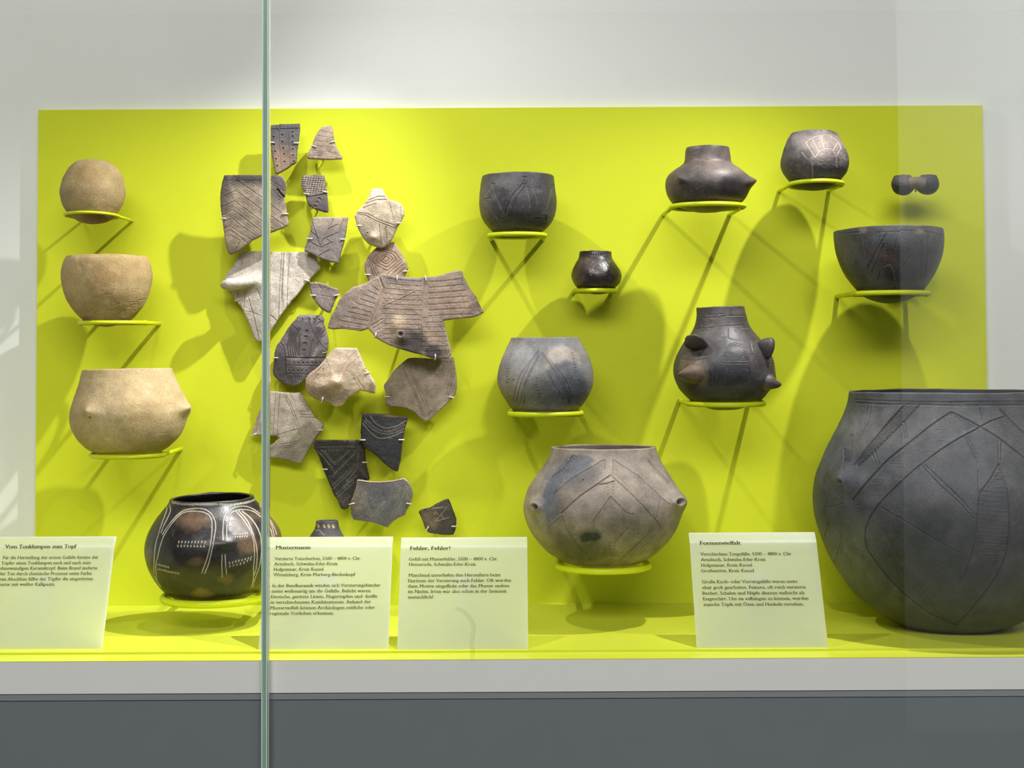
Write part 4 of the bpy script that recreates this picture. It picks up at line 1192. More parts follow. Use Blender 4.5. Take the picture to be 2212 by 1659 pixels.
for p in ([(865, 235), (760, 305), (640, 400), (520, 495), (420, 600), (315, 728)], [(1025, 322), (880, 400), (760, 480), (640, 575), (540, 670), (455, 760), (400, 850), (385, 950), (420, 1040), (540, 1190), (700, 1330), (830, 1400), (900, 1425)],
          [(870, 235), (1000, 300), (1120, 370), (1200, 430), (1275, 490)], [(1030, 318), (1090, 285), (1165, 260)], [(1140, 220), (1200, 280), (1275, 350)], [(600, 200), (500, 310), (400, 430), (325, 535)], [(690, 195), (590, 300), (470, 420), (345, 540)]):
    dc.line(p, w=1.4, d=1.9, c=GK, a=.5, smooth=True)
dc.hatch([(605, 200), (685, 198), (590, 300), (470, 420), (345, 535), (330, 520), (410, 420), (510, 305)], -18, 4.0, 1.0, 1.3)
dc.hatch([(1070, 300), (1165, 262), (1275, 350), (1275, 440), (1150, 360)], 10, 3.6, 1.0, 1.2)
dc.hatch([(300, 360), (320, 360), (305, 520), (270, 520), (275, 430)], 3, 3.4, 1.0, 1.2)
dc.line([(268, 440), (268, 560)], w=1.1, d=1.4)
leaf = [(1135, 525), (1165, 610), (1190, 720), (1195, 850), (1180, 1000), (1140, 1120), (1060, 1240), (960, 1360), (890, 1425)]
dc.line(leaf, w=1.4, d=1.9, c=GK, a=.5, smooth=True).line([(1135, 525), (1080, 620), (1030, 690), (1018, 780), (1010, 880), (990, 1000), (950, 1120), (920, 1180)], w=1.2, d=1.5, c=GK, a=.5, smooth=True).line([(1018, 560), (1022, 690)], w=1.2, d=1.6)
dc.hatch([(1135, 535), (1165, 640), (1190, 740), (1190, 880), (1175, 1000), (1130, 1120), (1000, 1000), (1012, 880), (1020, 780), (1030, 695), (1080, 620)], -2, 4.6, .95, 1.0)
dc.hatch([(390, 960), (440, 1000), (500, 900), (420, 830), (395, 870)], 70, 4, .9, .8).hatch([(400, 980), (500, 960), (560, 1060), (680, 1180), (830, 1390), (700, 1320), (540, 1180), (430, 1050)], 80, 4.4, .9, .9)
dc.hatch([(560, 1080), (680, 1190), (830, 1380), (700, 1310)], -20, 4.4, .9, .7).line([(500, 900), (560, 1030), (660, 1150), (760, 1260)], w=1, d=1.1, smooth=True)
for p in ([(700, 530), (800, 640), (900, 730), (995, 830)], [(720, 530), (820, 625), (920, 720), (1000, 810)], [(940, 380), (990, 460), (1020, 520)], [(960, 375), (1015, 470)], [(470, 765), (600, 840), (760, 940), (910, 1020)], [(1130, 400), (1135, 500)], [(1150, 400), (1150, 500)],
          [(415, 440), (450, 530)], [(435, 440), (465, 525)], [(590, 290), (610, 390)], [(605, 290), (620, 380)], [(420, 200), (390, 300), (350, 390)], [(400, 200), (375, 310)], [(1030, 215), (1048, 290)], [(1260, 760), (1225, 850)]):
    dc.dots(p, step=3.4, r=1.25, d=1.6, el=(1.2, .6))
dc.hatch([(185, 560), (205, 640), (165, 700), (140, 690), (160, 600)], 20, 3.2, .9, 1).lines([[(200, 640), (260, 720)], [(160, 770), (270, 745)], [(160, 765), (275, 768)], [(320, 750), (430, 780)], [(320, 765), (425, 790)], [(260, 780), (250, 900), (255, 1020)], [(180, 850), (160, 930)], [(250, 960), (215, 1080)], [(205, 870), (250, 940)],
          [(155, 800), (170, 720), (200, 660)], [(240, 300), (195, 380), (165, 480)]], w=1.0, d=1.2)
dc.bump(268, 612, 62, 66, 15, 1.7).pits([(268, 632)], r=3.4, d=2.4, c=(44, 42, 44))
dc.patch(700, 1020, 220, 230, (62, 64, 70), .75, .5).patch(900, 1200, 260, 160, (70, 72, 78), .5).patch(300, 1050, 150, 200, (104, 104, 98), .5).patch(420, 330, 160, 90, (118, 114, 112), .5).patch(780, 700, 110, 60, (112, 108, 112), .4)
dc.patch(560, 740, 160, 130, (84, 84, 88), .4).patch(1100, 700, 200, 160, (98, 98, 102), .4)
dc.wear(150, 1275, 220, 1400, 260, (140, 136, 134), .22)
huge = pot('storage_pot', 'huge dark grey storage pot with incised bands standing on the display floor', 'pot', 'M',
           [(122, 318, 1422), (160, 311, 1429), (200, 300, 1440), (250, 280, 1460), (300, 257, 1483), (350, 231, 1509), (400, 205, 1535), (460, 176, 1564), (530, 146, 1594), (600, 122, 1618), (680, 108, 1632), (740, 106, 1634), (800, 112, 1628), (880, 130, 1610),
            (960, 155, 1585), (1040, 188, 1552), (1110, 226, 1514), (1180, 272, 1468), (1240, 322, 1418), (1300, 388, 1352), (1350, 455, 1285), (1395, 530, 1210), (1430, 615, 1125), (1452, 710, 1030), (1460, 800, 940)],
           0.235, (90, 89, 91), dc, 'clay_grey', tilt=-.4, wall=16, step=1.7, seed=20.4, lump=2.2, lumpf=.012, alt=(76, 77, 82), var=.18, rimw=1.5, inner=(52, 54, 60))
# --- small pot with collar behind the text stand
dc = Decor('G')
dc.pits([(470, 1472), (540, 1475), (590, 1475), (642, 1480)], r=2.6, d=1.2, c=(206, 184, 140), a=.9, el=(1.5, 4)).line([(440, 1530), (480, 1520), (540, 1580)], w=1.2, d=.8, c=(180, 160, 130), a=.6).line([(480, 1520), (520, 1570)], w=1, d=.8, c=(180, 160, 130), a=.5)
neck = pot('collared_pot', 'small dark pot with pale pits in its collar, peeping over a text stand', 'pot', 'G',
           [(1424, 442, 700), (1445, 440, 702), (1475, 435, 706), (1505, 425, 716), (1545, 402, 732), (1590, 372, 758), (1650, 340, 796), (1720, 322, 820), (1790, 330, 806), (1850, 370, 766), (1890, 430, 706), (1905, 500, 640)], 0.10, (88, 84, 84), dc, 'clay_grey', tilt=-1, wall=30, seed=2.2, lump=1.2,
           lumpf=.05, alt=(76, 74, 76), var=.2, rimw=1, inner=(60, 56, 54))
ring_stand('lime green ring stand hidden under the small collared pot', 'G', 1868, 366, 780, 0.10, 8)

# ================================================================== the sherds
RB = (120, 78, 54)      # earth left in the grooves
# 1: rim sherd with three columns of pits
dc = Decor('C').line([(508, 142), (748, 136)], w=1.3, d=1.5).lines([[(583, 150), (590, 300), (606, 455)], [(655, 148), (660, 250), (668, 420)]], w=1.0, d=1.2)
dc.pits([(543, 203), (547, 262), (556, 316), (563, 374), (572, 428), (610, 187), (612, 240), (617, 290), (624, 335), (628, 395), (690, 165), (692, 197), (690, 243), (692, 297), (695, 345), (702, 392)], r=2.2, d=2.6, c=(44, 36, 34), a=.55)
dc.line([(588, 100), (590, 130)], w=1.6, d=2).patch(600, 440, 140, 150, (158, 132, 112), .8).patch(640, 120, 160, 40, (84, 82, 84), .6)
s = sherd('upright grey rim sherd with three columns of round pits beside the glass joint', 'C', [(505, 110), (585, 104), (592, 101), (745, 98), (748, 135), (742, 180), (735, 240), (722, 330), (720, 370), (718, 400), (690, 415), (650, 445), (600, 475), (572, 487), (556, 480), (550, 450), (538, 390), (526, 320), (514, 240), (507, 170)],
          0.085, (104, 99, 100), dc, seed=1.1, tilt=(0, .05))
mount(s, 'thin green rod holding the grey rim sherd with round pits', [((532, 245), (1, 0)), ((716, 242), (-1, 0))], crop='C')
# 2: triangular
dc = Decor('C')
for i in range(6):
    y = 152 + i * 38
    dc.line([(900 - i * 16, y), (1005 + i * 6, y + 22)], w=.8, d=.9, c=RB, a=.3)
    if i % 2:
        dc.dots([(890 - i * 14, y + 14), (1000 + i * 6, y + 34)], n=10, r=.7, d=.8, c=RB, a=.3).dots([(885 - i * 14, y + 26), (1004 + i * 6, y + 46)], n=10, r=.7, d=.8, c=RB, a=.3)
dc.lines([[(850, 330), (900, 325), (960, 345)], [(860, 345), (920, 342)], [(940, 300), (1040, 345)]], w=.8, d=.9)
s = sherd('small triangular beige sherd with slanting fine lines, top of the sherd group', 'C', [(925, 120), (990, 112), (1003, 140), (1010, 200), (1022, 260), (1045, 310), (1078, 355), (1072, 372), (950, 378), (860, 373), (812, 370), (804, 345), (822, 310), (845, 270), (860, 220), (885, 165)],
          0.075, (172, 152, 134), dc, seed=2.2)
mount(s, 'thin green rod holding the small triangular beige sherd', [((847, 270), (1, .3)), ((1004, 242), (-1, .2))], crop='C')
# 3: big chevron sherd
dc = Decor('Q')
ch = [[(150, 385), (430, 248), (860, 540), (1230, 830)], [(140, 560), (405, 428), (860, 760), (1310, 1075)], [(135, 735), (385, 615), (860, 965), (1110, 1140)], [(165, 870), (360, 775), (500, 880), (850, 1145), (960, 1210)], [(180, 1000), (350, 925), (500, 1060), (790, 1250)],
      [(190, 1120), (300, 1055), (480, 1180), (690, 1310)], [(205, 1185), (300, 1130), (470, 1250), (620, 1370)], [(212, 1255), (290, 1215), (470, 1310), (482, 1350), (390, 1510)]]
for i, p in enumerate(ch):
    dc.line(p, w=.9, d=1.1, c=RB, a=.45)
    if i < 6:
        for o_ in (55, 100):
            q = [(x, y + o_) for x, y in p]
            dc.dots(q, step=3.3, r=.75, d=1.0, el=(1.0, .5), c=RB, a=.4)
dc.lines([[(640, 240), (860, 390), (1260, 640)], [(900, 240), (1290, 440)], [(1010, 235), (1295, 400)], [(170, 245), (900, 248)]], w=.8, d=.9)
dc.dots([(700, 245), (1000, 440), (1250, 600)], step=3.4, r=.8, d=1).dots([(220, 205), (1290, 240)], step=4, r=.8, d=.8).line([(1160, 410), (1200, 470), (1275, 545)], w=2.6, d=4, c=(60, 52, 48), a=.5)
for i in range(5):
    dc.dots([(250 + 10 * i, 1290 + 45 * i), (400 + 6 * i, 1330 + 40 * i)], n=5, r=.8, d=1, c=RB, a=.4)
dc.patch(700, 170, 700, 160, (70, 66, 68), .9, .3).patch(170, 500, 160, 380, (96, 90, 88), .7).patch(1200, 420, 260, 260, (92, 86, 88), .8).patch(440, 900, 130, 80, (120, 112, 106), .6).patch(320, 1480, 160, 130, (126, 112, 100), .6)
s = sherd('large sherd with nested chevron lines, crossed by the glass joint', 'Q', [(205, 152), (500, 148), (860, 150), (1150, 158), (1215, 170), (1250, 200), (1300, 290), (1295, 420), (1285, 520), (1262, 560), (1290, 640), (1310, 760), (1320, 880), (1350, 1000), (1345, 1050), (1230, 1105), (1000, 1195), (850, 1245), (700, 1320),
          (560, 1430), (480, 1495), (380, 1555), (320, 1575), (280, 1550), (240, 1440), (210, 1260), (185, 1080), (160, 900), (140, 740), (130, 560), (140, 420), (165, 280)], 0.11, (172, 156, 138), dc, seed=3.3, curve=.0014, tilt=(0, -.12))
mount(s, 'thin green rod holding the large chevron sherd', [((175, 925), (1, 0)), ((1300, 848), (-1, 0))], crop='Q')
# 4: cross-hatched scrap
dc = Decor('C').hatch([(765, 505), (940, 505), (945, 570), (955, 630), (800, 665), (765, 600)], 4, 4.6, 1.0, 1.2).hatch([(780, 505), (940, 505), (950, 630), (810, 660)], -78, 5.4, .8, .7, (222, 206, 190), .6)
dc.line([(800, 672), (955, 645)], w=1.4, d=1.7).pits([(902, 684), (884, 712), (866, 742)], r=2.2, d=1.8, c=(150, 124, 104), a=.6, el=(4, 1.5)).patch(900, 740, 100, 90, (84, 80, 82), .8, .2)
s = sherd('small dark sherd with a cross-hatched upper half', 'C', [(768, 512), (790, 500), (870, 497), (935, 500), (945, 540), (940, 570), (955, 610), (965, 700), (970, 785), (945, 788), (890, 770), (850, 755), (820, 735), (800, 690), (790, 640), (770, 610), (760, 580), (762, 540)],
          0.07, (132, 118, 112), dc, seed=4.4)
mount(s, 'thin green rod holding the small cross-hatched sherd', [((793, 640), (1, .2)), ((952, 632), (-1, -.2))], crop='C')
# 5: trapezoid sherd
dc = Decor('C').lines([[(845, 868), (880, 970), (908, 1058)], [(832, 935), (895, 990)], [(840, 1028), (912, 1064), (1005, 1018)], [(890, 1130), (985, 1078)], [(970, 920), (1045, 882)], [(932, 998), (1040, 948)], [(962, 1000), (988, 1016)], [(1008, 838), (985, 905)], [(1085, 850), (1050, 960)], [(905, 1060), (932, 995)]],
                      w=1.1, d=1.4, c=(66, 56, 54), a=.35)
dc.patch(1000, 850, 170, 60, (176, 158, 142), .7)
s = sherd('plain grey trapezoid sherd with a few bold strokes', 'C', [(845, 838), (850, 828), (960, 825), (1122, 828), (1110, 920), (1090, 1030), (1065, 1110), (1048, 1185), (980, 1172), (890, 1140), (840, 1110), (785, 1090), (790, 1060), (808, 1010), (825, 960), (838, 900)],
          0.08, (138, 128, 124), dc, seed=5.5, tilt=(0, -.05))
mount(s, 'thin green rod holding the grey trapezoid sherd', [((822, 992), (1, 0)), ((1080, 992), (-1, 0))], crop='C')
# 7: diamond sherd behind the pale one
dc = Decor('C')
for k_, f in enumerate((1.0, .72, .46, .24)):
    c_ = (1420, 1150)
    dia = [(1310, 1160), (1400, 1075), (1490, 1100), (1535, 1160), (1430, 1245), (1340, 1200), (1310, 1160)]
    dc.line([(c_[0] + (x - c_[0]) * f, c_[1] + (y - c_[1]) * f) for x, y in dia], w=1.0, d=1.3, c=RB, a=.5)
dc.lines([[(1270, 1150), (1330, 1290)], [(1285, 1140), (1345, 1280)], [(1300, 1135), (1360, 1270)], [(1550, 1170), (1420, 1280)], [(1560, 1190), (1460, 1280)], [(1570, 1220), (1500, 1280)]], w=1.0, d=1.3, c=RB, a=.4).patch(1290, 1250, 70, 60, (120, 104, 96), .7)
s = sherd('small brown sherd with nested diamond lines, between the pale and the widest sherd', 'C', [(1480, 1020), (1510, 1060), (1540, 1110), (1575, 1170), (1590, 1225), (1580, 1255), (1565, 1280), (1550, 1310), (1400, 1335), (1290, 1330), (1270, 1290), (1255, 1230), (1253, 1190), (1275, 1140), (1310, 1095), (1360, 1050), (1420, 1025)],
          0.06, (194, 168, 146), dc, seed=7.7)
mount(s, 'thin green rod holding the brown diamond sherd', [((1262, 1275), (1, 0)), ((1573, 1243), (-1, 0))], crop='C')
# 6: pale sherd with a knob
dc = Decor('C').lines([[(1190, 800), (1260, 812), (1340, 855), (1480, 908)], [(1195, 790), (1280, 800), (1370, 850), (1490, 890)], [(1260, 720), (1350, 690), (1440, 690)], [(1280, 695), (1360, 665), (1420, 665)], [(1240, 755), (1340, 720)], [(1440, 700), (1465, 780), (1480, 850)], [(1365, 880), (1375, 960), (1388, 1045)],
                       [(1420, 900), (1430, 1010)]], w=1.0, d=1.2, c=RB, a=.5)
dc.dots([(1200, 806), (1330, 862), (1480, 918)], n=26, r=.8, d=1, c=RB, a=.4).dots([(1410, 915), (1425, 1010)], n=9, r=1.1, d=1.2, el=(3, 0), c=RB, a=.4).dots([(1535, 740), (1540, 840)], n=9, r=1, d=1.2, el=(2.5, 0)).dots([(1345, 890), (1370, 950)], n=8, r=.8, d=1).dots([(1200, 860), (1235, 960)], n=8, r=.8, d=1)
dc.bump(1322, 985, 38, 34, 8, 1.8).pits([(1275, 950)], r=2, d=2, c=(70, 52, 42)).patch(1270, 920, 60, 90, (150, 134, 116), .5).patch(1350, 640, 90, 60, (236, 226, 208), .6)
s = sherd('pale cream sherd with a raised knob, brightest of the upper sherds', 'C', [(1300, 625), (1305, 608), (1340, 602), (1392, 605), (1405, 640), (1440, 690), (1500, 705), (1540, 725), (1558, 770), (1560, 810), (1540, 855), (1510, 900), (1475, 980), (1440, 1040), (1390, 1068), (1330, 1052), (1280, 1030), (1240, 985), (1210, 930),
          (1190, 880), (1177, 815), (1195, 780), (1230, 745), (1260, 710), (1290, 660)], 0.10, (206, 188, 164), dc, seed=6.6, curve=.0022, axis=0, tilt=(0, -.12))
mount(s, 'thin green rod holding the pale cream knobbed sherd', [((1195, 893), (1, 0)), ((1520, 862), (-1, 0))], crop='C')
# 9: white sherd with a lug
dc = Decor('D').lines([[(868, 232), (856, 500), (842, 700), (838, 960)], [(895, 235), (885, 500), (868, 760)], [(960, 232), (942, 500), (930, 850)], [(470, 680), (440, 880)], [(500, 740), (560, 950), (620, 1215)], [(600, 640), (640, 760)], [(390, 690), (365, 780)], [(420, 300), (430, 360)], [(740, 930), (820, 1000)]], w=1.3, d=1.5, c=RB, a=.35)
dc.dots([(880, 420), (870, 700)], n=18, r=1.2, d=1.2, el=(2.5, 0)).dots([(1035, 502), (1240, 478)], n=6, r=1.2, d=1.4, c=(150, 90, 50), a=.7).dots([(1035, 548), (1180, 545)], n=4, r=1.2, d=1.4, c=(150, 90, 50), a=.7).line([(450, 890), (520, 900), (640, 940)], w=1, d=1.4).line([(560, 790), (620, 760)], w=1, d=1.2)
for k in range(60):
    dc.pits([(690 + 150 * random.random(), 330 + 420 * random.random())], r=.8 + .6 * random.random(), d=.8, c=(150, 126, 104), a=.3)
dc.bump(905, 600, 22, 500, 2.0, 4).bump(500, 560, 190, 85, 17, 2).patch(560, 1050, 90, 200, (176, 164, 150), .5).patch(400, 330, 160, 120, (168, 158, 146), .4)
s9 = sherd('large white sherd with a broad lug handle, crossed by the glass joint', 'D', [(430, 225), (640, 220), (780, 232), (960, 232), (1230, 228), (1250, 250), (1270, 310), (1305, 415), (1240, 480), (1180, 545), (1130, 590), (1060, 690), (980, 780), (910, 870), (850, 950), (790, 1050), (730, 1150), (690, 1220), (630, 1235), (590, 1225), (560, 1180),
           (530, 1090), (480, 980), (440, 880), (400, 820), (355, 770), (330, 720), (300, 690), (270, 640), (235, 600), (225, 540), (260, 470), (330, 390), (370, 310), (400, 255)], 0.064, (214, 203, 190), dc, seed=9.9, curve=.0012, tilt=(0, .02), alt=(202, 190, 176))
mount(s9, 'thin green rod holding the large white lug sherd', [((368, 770), (1, -.3)), ((1165, 552), (-1, -.3))], crop='D')
dd = 0.62 * 0.064 + 0.006
lug(s9, 'lug_handle', lugpath(None, 'D', [(520, 560, dd + .006), (440, 572, dd + .014), (360, 585, dd + .019), (290, 595, dd + .019), (235, 602, dd + .016), (200, 602, dd + .012)]), [.010, .0115, .0115, .0125, .009, .003], 'clay_sherd', (222, 212, 200), flatten=((0, .3, 1), .75), seed=4.0)
# 8: widest sherd, stabbed rows
dc = Decor('E')
SD = dict(step=3.4, r=.95, d=1.3, el=(1.8, .8), c=(92, 72, 62), a=.35)
for i in range(7):
    y = 905 + i * 50
    dc.dots([(1000, y + 18), (1150, y + 8), (1290 + i * 14, y - 12 + i * 2)], smooth=True, **SD).line([(1000, y + 26), (1150, y + 16), (1290 + i * 14, y - 4 + i * 2)], w=.9, d=.8, smooth=True)
for i in range(13):
    y = 900 + i * 42
    dc.dots([(640 - min(i, 6) * 8, y - 4 + i * 2), (780, y + 12 + i), (930, y + 22)], smooth=True, **SD)
for i in range(11):
    y = 960 + i * 38
    dc.dots([(500 - i * 34, y + (0 if i < 9 else 20)), (560 - i * 14, y + 40)], **SD)
    dc.line([(500 - i * 34, y + 9), (560 - i * 14, y + 48)], w=.8, d=.7)
for i in range(8):
    dc.dots([(950, 1240 + i * 42), (1110 + i * 8, 1236 + i * 42)], **SD)
for i in range(5):
    dc.dots([(510 + i * 16, 1330 + i * 24), (620 + i * 10, 1260 + i * 40)], **SD)
dc.line([(560, 880), (590, 960), (600, 990), (560, 1100), (520, 1200), (470, 1330)], w=3.0, d=1.4, smooth=True).line([(965, 890), (945, 1050), (930, 1250), (935, 1400), (930, 1560)], w=1.2, d=1.2, smooth=True).line([(480, 910), (590, 860)], w=.8, d=1, c=(206, 196, 186), a=.6)
dc.line([(600, 1130), (760, 1060), (880, 1000)], w=1.5, d=-.8).line([(500, 1310), (590, 1250)], w=2, d=1.0).line([(1300, 1050), (1310, 1150), (1290, 1230)], w=1.1, d=1.4).line([(1105, 1180), (1120, 1262)], w=1, d=1)
dc.bump(715, 1310, 60, 90, 9, 2).pits([(750, 1385)], r=5, d=5, c=(56, 48, 46), a=.7).bump(760, 1420, 70, 40, 5)
dc.patch(850, 1460, 130, 110, (64, 60, 64), .9, .4).patch(1040, 1540, 90, 70, (56, 54, 60), .9, .4).patch(760, 900, 180, 60, (124, 118, 118), .7).patch(200, 1200, 110, 150, (132, 122, 112), .5).patch(1250, 1100, 180, 110, (190, 160, 142), .5).patch(720, 1270, 80, 60, (198, 172, 146), .7).patch(1390, 1150, 60, 90, (120, 104, 98), .5)
s = sherd('widest brown sherd with rows of stabbed impressions and a knob', 'E', [(560, 880), (590, 852), (640, 862), (700, 880), (890, 892), (960, 885), (1030, 880), (1110, 865), (1190, 840), (1260, 822), (1285, 830), (1300, 880), (1330, 940), (1370, 1010), (1410, 1060), (1440, 1130), (1475, 1190), (1440, 1215), (1380, 1235), (1250, 1245), (1120, 1265),
          (1140, 1340), (1160, 1420), (1185, 1500), (1192, 1560), (1170, 1595), (1080, 1600), (1000, 1585), (930, 1560), (860, 1545), (790, 1525), (710, 1500), (640, 1475), (580, 1445), (530, 1410), (500, 1370), (465, 1335), (400, 1355), (330, 1345), (250, 1335), (160, 1340), (115, 1330), (120, 1290), (150, 1220), (190, 1140),
          (215, 1080), (260, 1030), (330, 975), (400, 955), (450, 935), (500, 905)], 0.155, (172, 150, 134), dc, seed=8.8, curve=.0006, tilt=(0, -.02), alt=(160, 142, 132))
mount(s, 'thin green rod holding the widest brown sherd', [((718, 882), (0, 1)), ((966, 892), (.2, 1)), ((530, 1400), (.3, -1)), ((1060, 1585), (0, -1))], crop='E')
# 10: striped triangle
dc = Decor('D').hatch([(1195, 620), (1320, 640), (1500, 660), (1400, 890), (1250, 770)], 78, 2.9, .8, .8, (214, 198, 190), .6).lines([[(1255, 575), (1320, 640), (1340, 590)], [(1190, 615), (1260, 600), (1330, 650)], [(1400, 620), (1340, 640)]], w=.8, d=.8, c=(214, 198, 190), a=.5).line([(1225, 700), (1470, 745)], w=1.2, d=.8)
s = sherd('small dark shield-shaped sherd with fine pale stripes', 'D', [(1185, 570), (1250, 568), (1330, 582), (1400, 610), (1510, 650), (1500, 720), (1470, 770), (1450, 820), (1410, 910), (1380, 905), (1310, 860), (1260, 800), (1225, 750), (1200, 690), (1188, 630)], 0.125, (122, 106, 104), dc, seed=10.1, edge=(150, 132, 116))
mount(s, 'thin green rod holding the small striped shield-shaped sherd', [((1210, 715), (1, 0)), ((1485, 712), (-1, .2))], crop='D')
# 11: dark sherd with deep arcs
dc = Decor('F')
for i in range(5):
    o_ = i * 27
    dc.line([(470 + o_ * .85, 195 + o_ * .2), (500 + o_ * .55 - 40, 300), (440 + o_ * .75, 380 + o_ * .1), (452 + o_ * .8, 478)], w=1.5, d=2.0, smooth=True)
dc.line([(370, 350), (405, 390), (418, 480), (425, 660)], w=1.6, d=2.4, smooth=True).line([(480, 180), (540, 250), (555, 340), (548, 480)], w=1.6, d=2.4, smooth=True).line([(420, 488), (600, 494), (790, 492)], w=1.9, d=3.0).lines([[(440, 562), (740, 572)], [(440, 645), (650, 648)], [(440, 500), (780, 506)]], w=1.2, d=1.5)
dc.lines([[(790, 205), (720, 260), (670, 360), (652, 480)], [(810, 230), (740, 280), (700, 330)], [(815, 270), (750, 310)], [(705, 300), (760, 370), (812, 420)], [(630, 130), (670, 220), (710, 300)]], w=1.2, d=1.5, smooth=True)
dc.pits([(530, 120), (580, 126), (690, 130), (740, 135), (650, 128)], r=2.0, d=2.2, c=(40, 34, 36), a=.6).pits([(625, 240), (612, 292), (606, 355), (596, 418)], r=2.0, d=2.4, c=(40, 34, 36), a=.6, el=(4, 0))
dc.dots([(505, 540), (755, 540)], n=7, r=1.8, d=2.2, el=(.8, 2)).dots([(455, 612), (620, 614)], n=5, r=1.5, d=2, el=(.6, 2.4)).hatch([(440, 660), (580, 660), (540, 750), (440, 740)], 86, 4.2, 1.2, 1.6)
dc.patch(380, 620, 140, 170, (70, 66, 68), .8, .3).patch(600, 600, 200, 90, (88, 82, 82), .5)
s = sherd('dark violet grey sherd with deep curved grooves and a girdle line', 'F', [(535, 105), (555, 90), (620, 90), (700, 90), (770, 100), (785, 130), (780, 165), (800, 230), (820, 300), (825, 350), (815, 420), (800, 480), (790, 540), (740, 590), (660, 650), (600, 700), (550, 750), (500, 760), (440, 748), (390, 730), (350, 700), (310, 660), (303, 610),
          (310, 560), (315, 500), (320, 440), (340, 370), (370, 340), (400, 290), (440, 220), (480, 170), (515, 130)], 0.075, (126, 116, 118), dc, mat='clay_sherd_dark', seed=11.1, curve=.0022, tilt=(0, .04))
mount(s, 'thin green rod holding the dark deeply grooved sherd', [((330, 495), (1, 0)), ((795, 440), (-1, .2))], crop='F')
# 12: pale knob sherd
dc = Decor('F').lines([[(1090, 430), (1000, 520), (940, 620), (905, 710)], [(1120, 480), (1030, 560), (970, 650), (950, 700)], [(800, 500), (840, 600), (850, 690)], [(780, 520), (690, 620)], [(760, 580), (670, 680)], [(1060, 680), (1130, 790)], [(1100, 690), (1170, 800)], [(740, 640), (660, 730)]], w=.8, d=.9, c=(170, 116, 76), a=.6, smooth=True)
dc.bump(900, 720, 55, 50, 11, 1.9).bump(760, 770, 130, 70, 4).pits([(778, 596)], r=1.6, d=1.5, c=(150, 100, 60)).pits([(1180, 600)], r=2.5, d=2.5, c=(120, 90, 66)).patch(820, 850, 200, 90, (148, 126, 104), .75, .4).patch(1250, 790, 40, 70, (140, 112, 92), .6).patch(640, 760, 60, 90, (190, 158, 128), .6)
for k in range(40):
    dc.pits([(640 + 300 * random.random(), 740 + 150 * random.random())], r=.8 + .7 * random.random(), d=.9, c=(110, 88, 66), a=.4)
s = sherd('pale pinkish sherd with a central pointed knob', 'F', [(880, 408), (900, 398), (1000, 400), (1092, 402), (1110, 440), (1140, 510), (1170, 580), (1210, 640), (1250, 700), (1268, 750), (1265, 828), (1200, 815), (1130, 800), (1060, 840), (1000, 890), (960, 945), (900, 955), (855, 940), (830, 915), (760, 900), (700, 880), (650, 850),
          (625, 810), (610, 760), (612, 690), (640, 650), (690, 610), (740, 570), (790, 510), (840, 450)], 0.15, (212, 188, 164), dc, seed=12.2, curve=.0024, axis=0, tilt=(0, -.1))
mount(s, 'thin green rod holding the pale pinkish knobbed sherd', [((1205, 632), (-1, .3)), ((765, 895), (.3, -1))], crop='F')
# 13: wide grey sherd with a diagonal band
dc = Decor('F').lines([[(1540, 590), (1600, 720), (1680, 900), (1740, 1060)], [(1570, 580), (1640, 730), (1720, 900), (1775, 1030)], [(1590, 575), (1660, 730), (1735, 880), (1790, 1010)], [(1530, 600), (1590, 740), (1660, 890), (1715, 1050)], [(1740, 1050), (1840, 960), (1900, 900)], [(1990, 640), (1960, 740), (1940, 830)], [(2005, 660), (1980, 760), (1955, 850)], [(1720, 870), (1840, 750)]],
                      w=.8, d=.9, c=(92, 68, 54), a=.55)
dc.dots([(1575, 512), (1760, 522)], n=8, r=1.1, d=1.3).dots([(1850, 525), (2000, 530)], n=7, r=1.3, d=1.4, c=(70, 54, 46), a=.6).line([(1790, 510), (1820, 650)], w=1.6, d=.8)
for yy in (815, 845, 875):
    dc.dots([(1400 + (yy - 815) * .6, yy), (1530, yy + 5)], n=5, r=1.1, d=1.2, c=(84, 64, 52), a=.5)
for yy in (640, 665):
    dc.dots([(1700, yy), (1880, yy + 12)], n=7, r=1.2, d=1.3, c=(84, 64, 52), a=.5)
s = sherd('wide grey beige sherd with a diagonal band of lines, under the widest sherd', 'F', [(1575, 500), (1640, 493), (1770, 500), (1900, 500), (2005, 487), (2015, 540), (2022, 600), (2035, 680), (2035, 760), (2025, 830), (1990, 880), (1900, 970), (1820, 1040), (1770, 1085), (1735, 1092), (1690, 1060), (1630, 1000), (1560, 970), (1500, 960), (1430, 955),
          (1370, 940), (1368, 880), (1370, 820), (1350, 770), (1355, 745), (1400, 690), (1440, 620), (1490, 570)], 0.075, (168, 150, 134), dc, seed=13.3, curve=.0012)
mount(s, 'thin green rod holding the wide grey sherd with a diagonal band', [((1385, 862), (1, 0)), ((2010, 872), (-1, -.2))], crop='F')
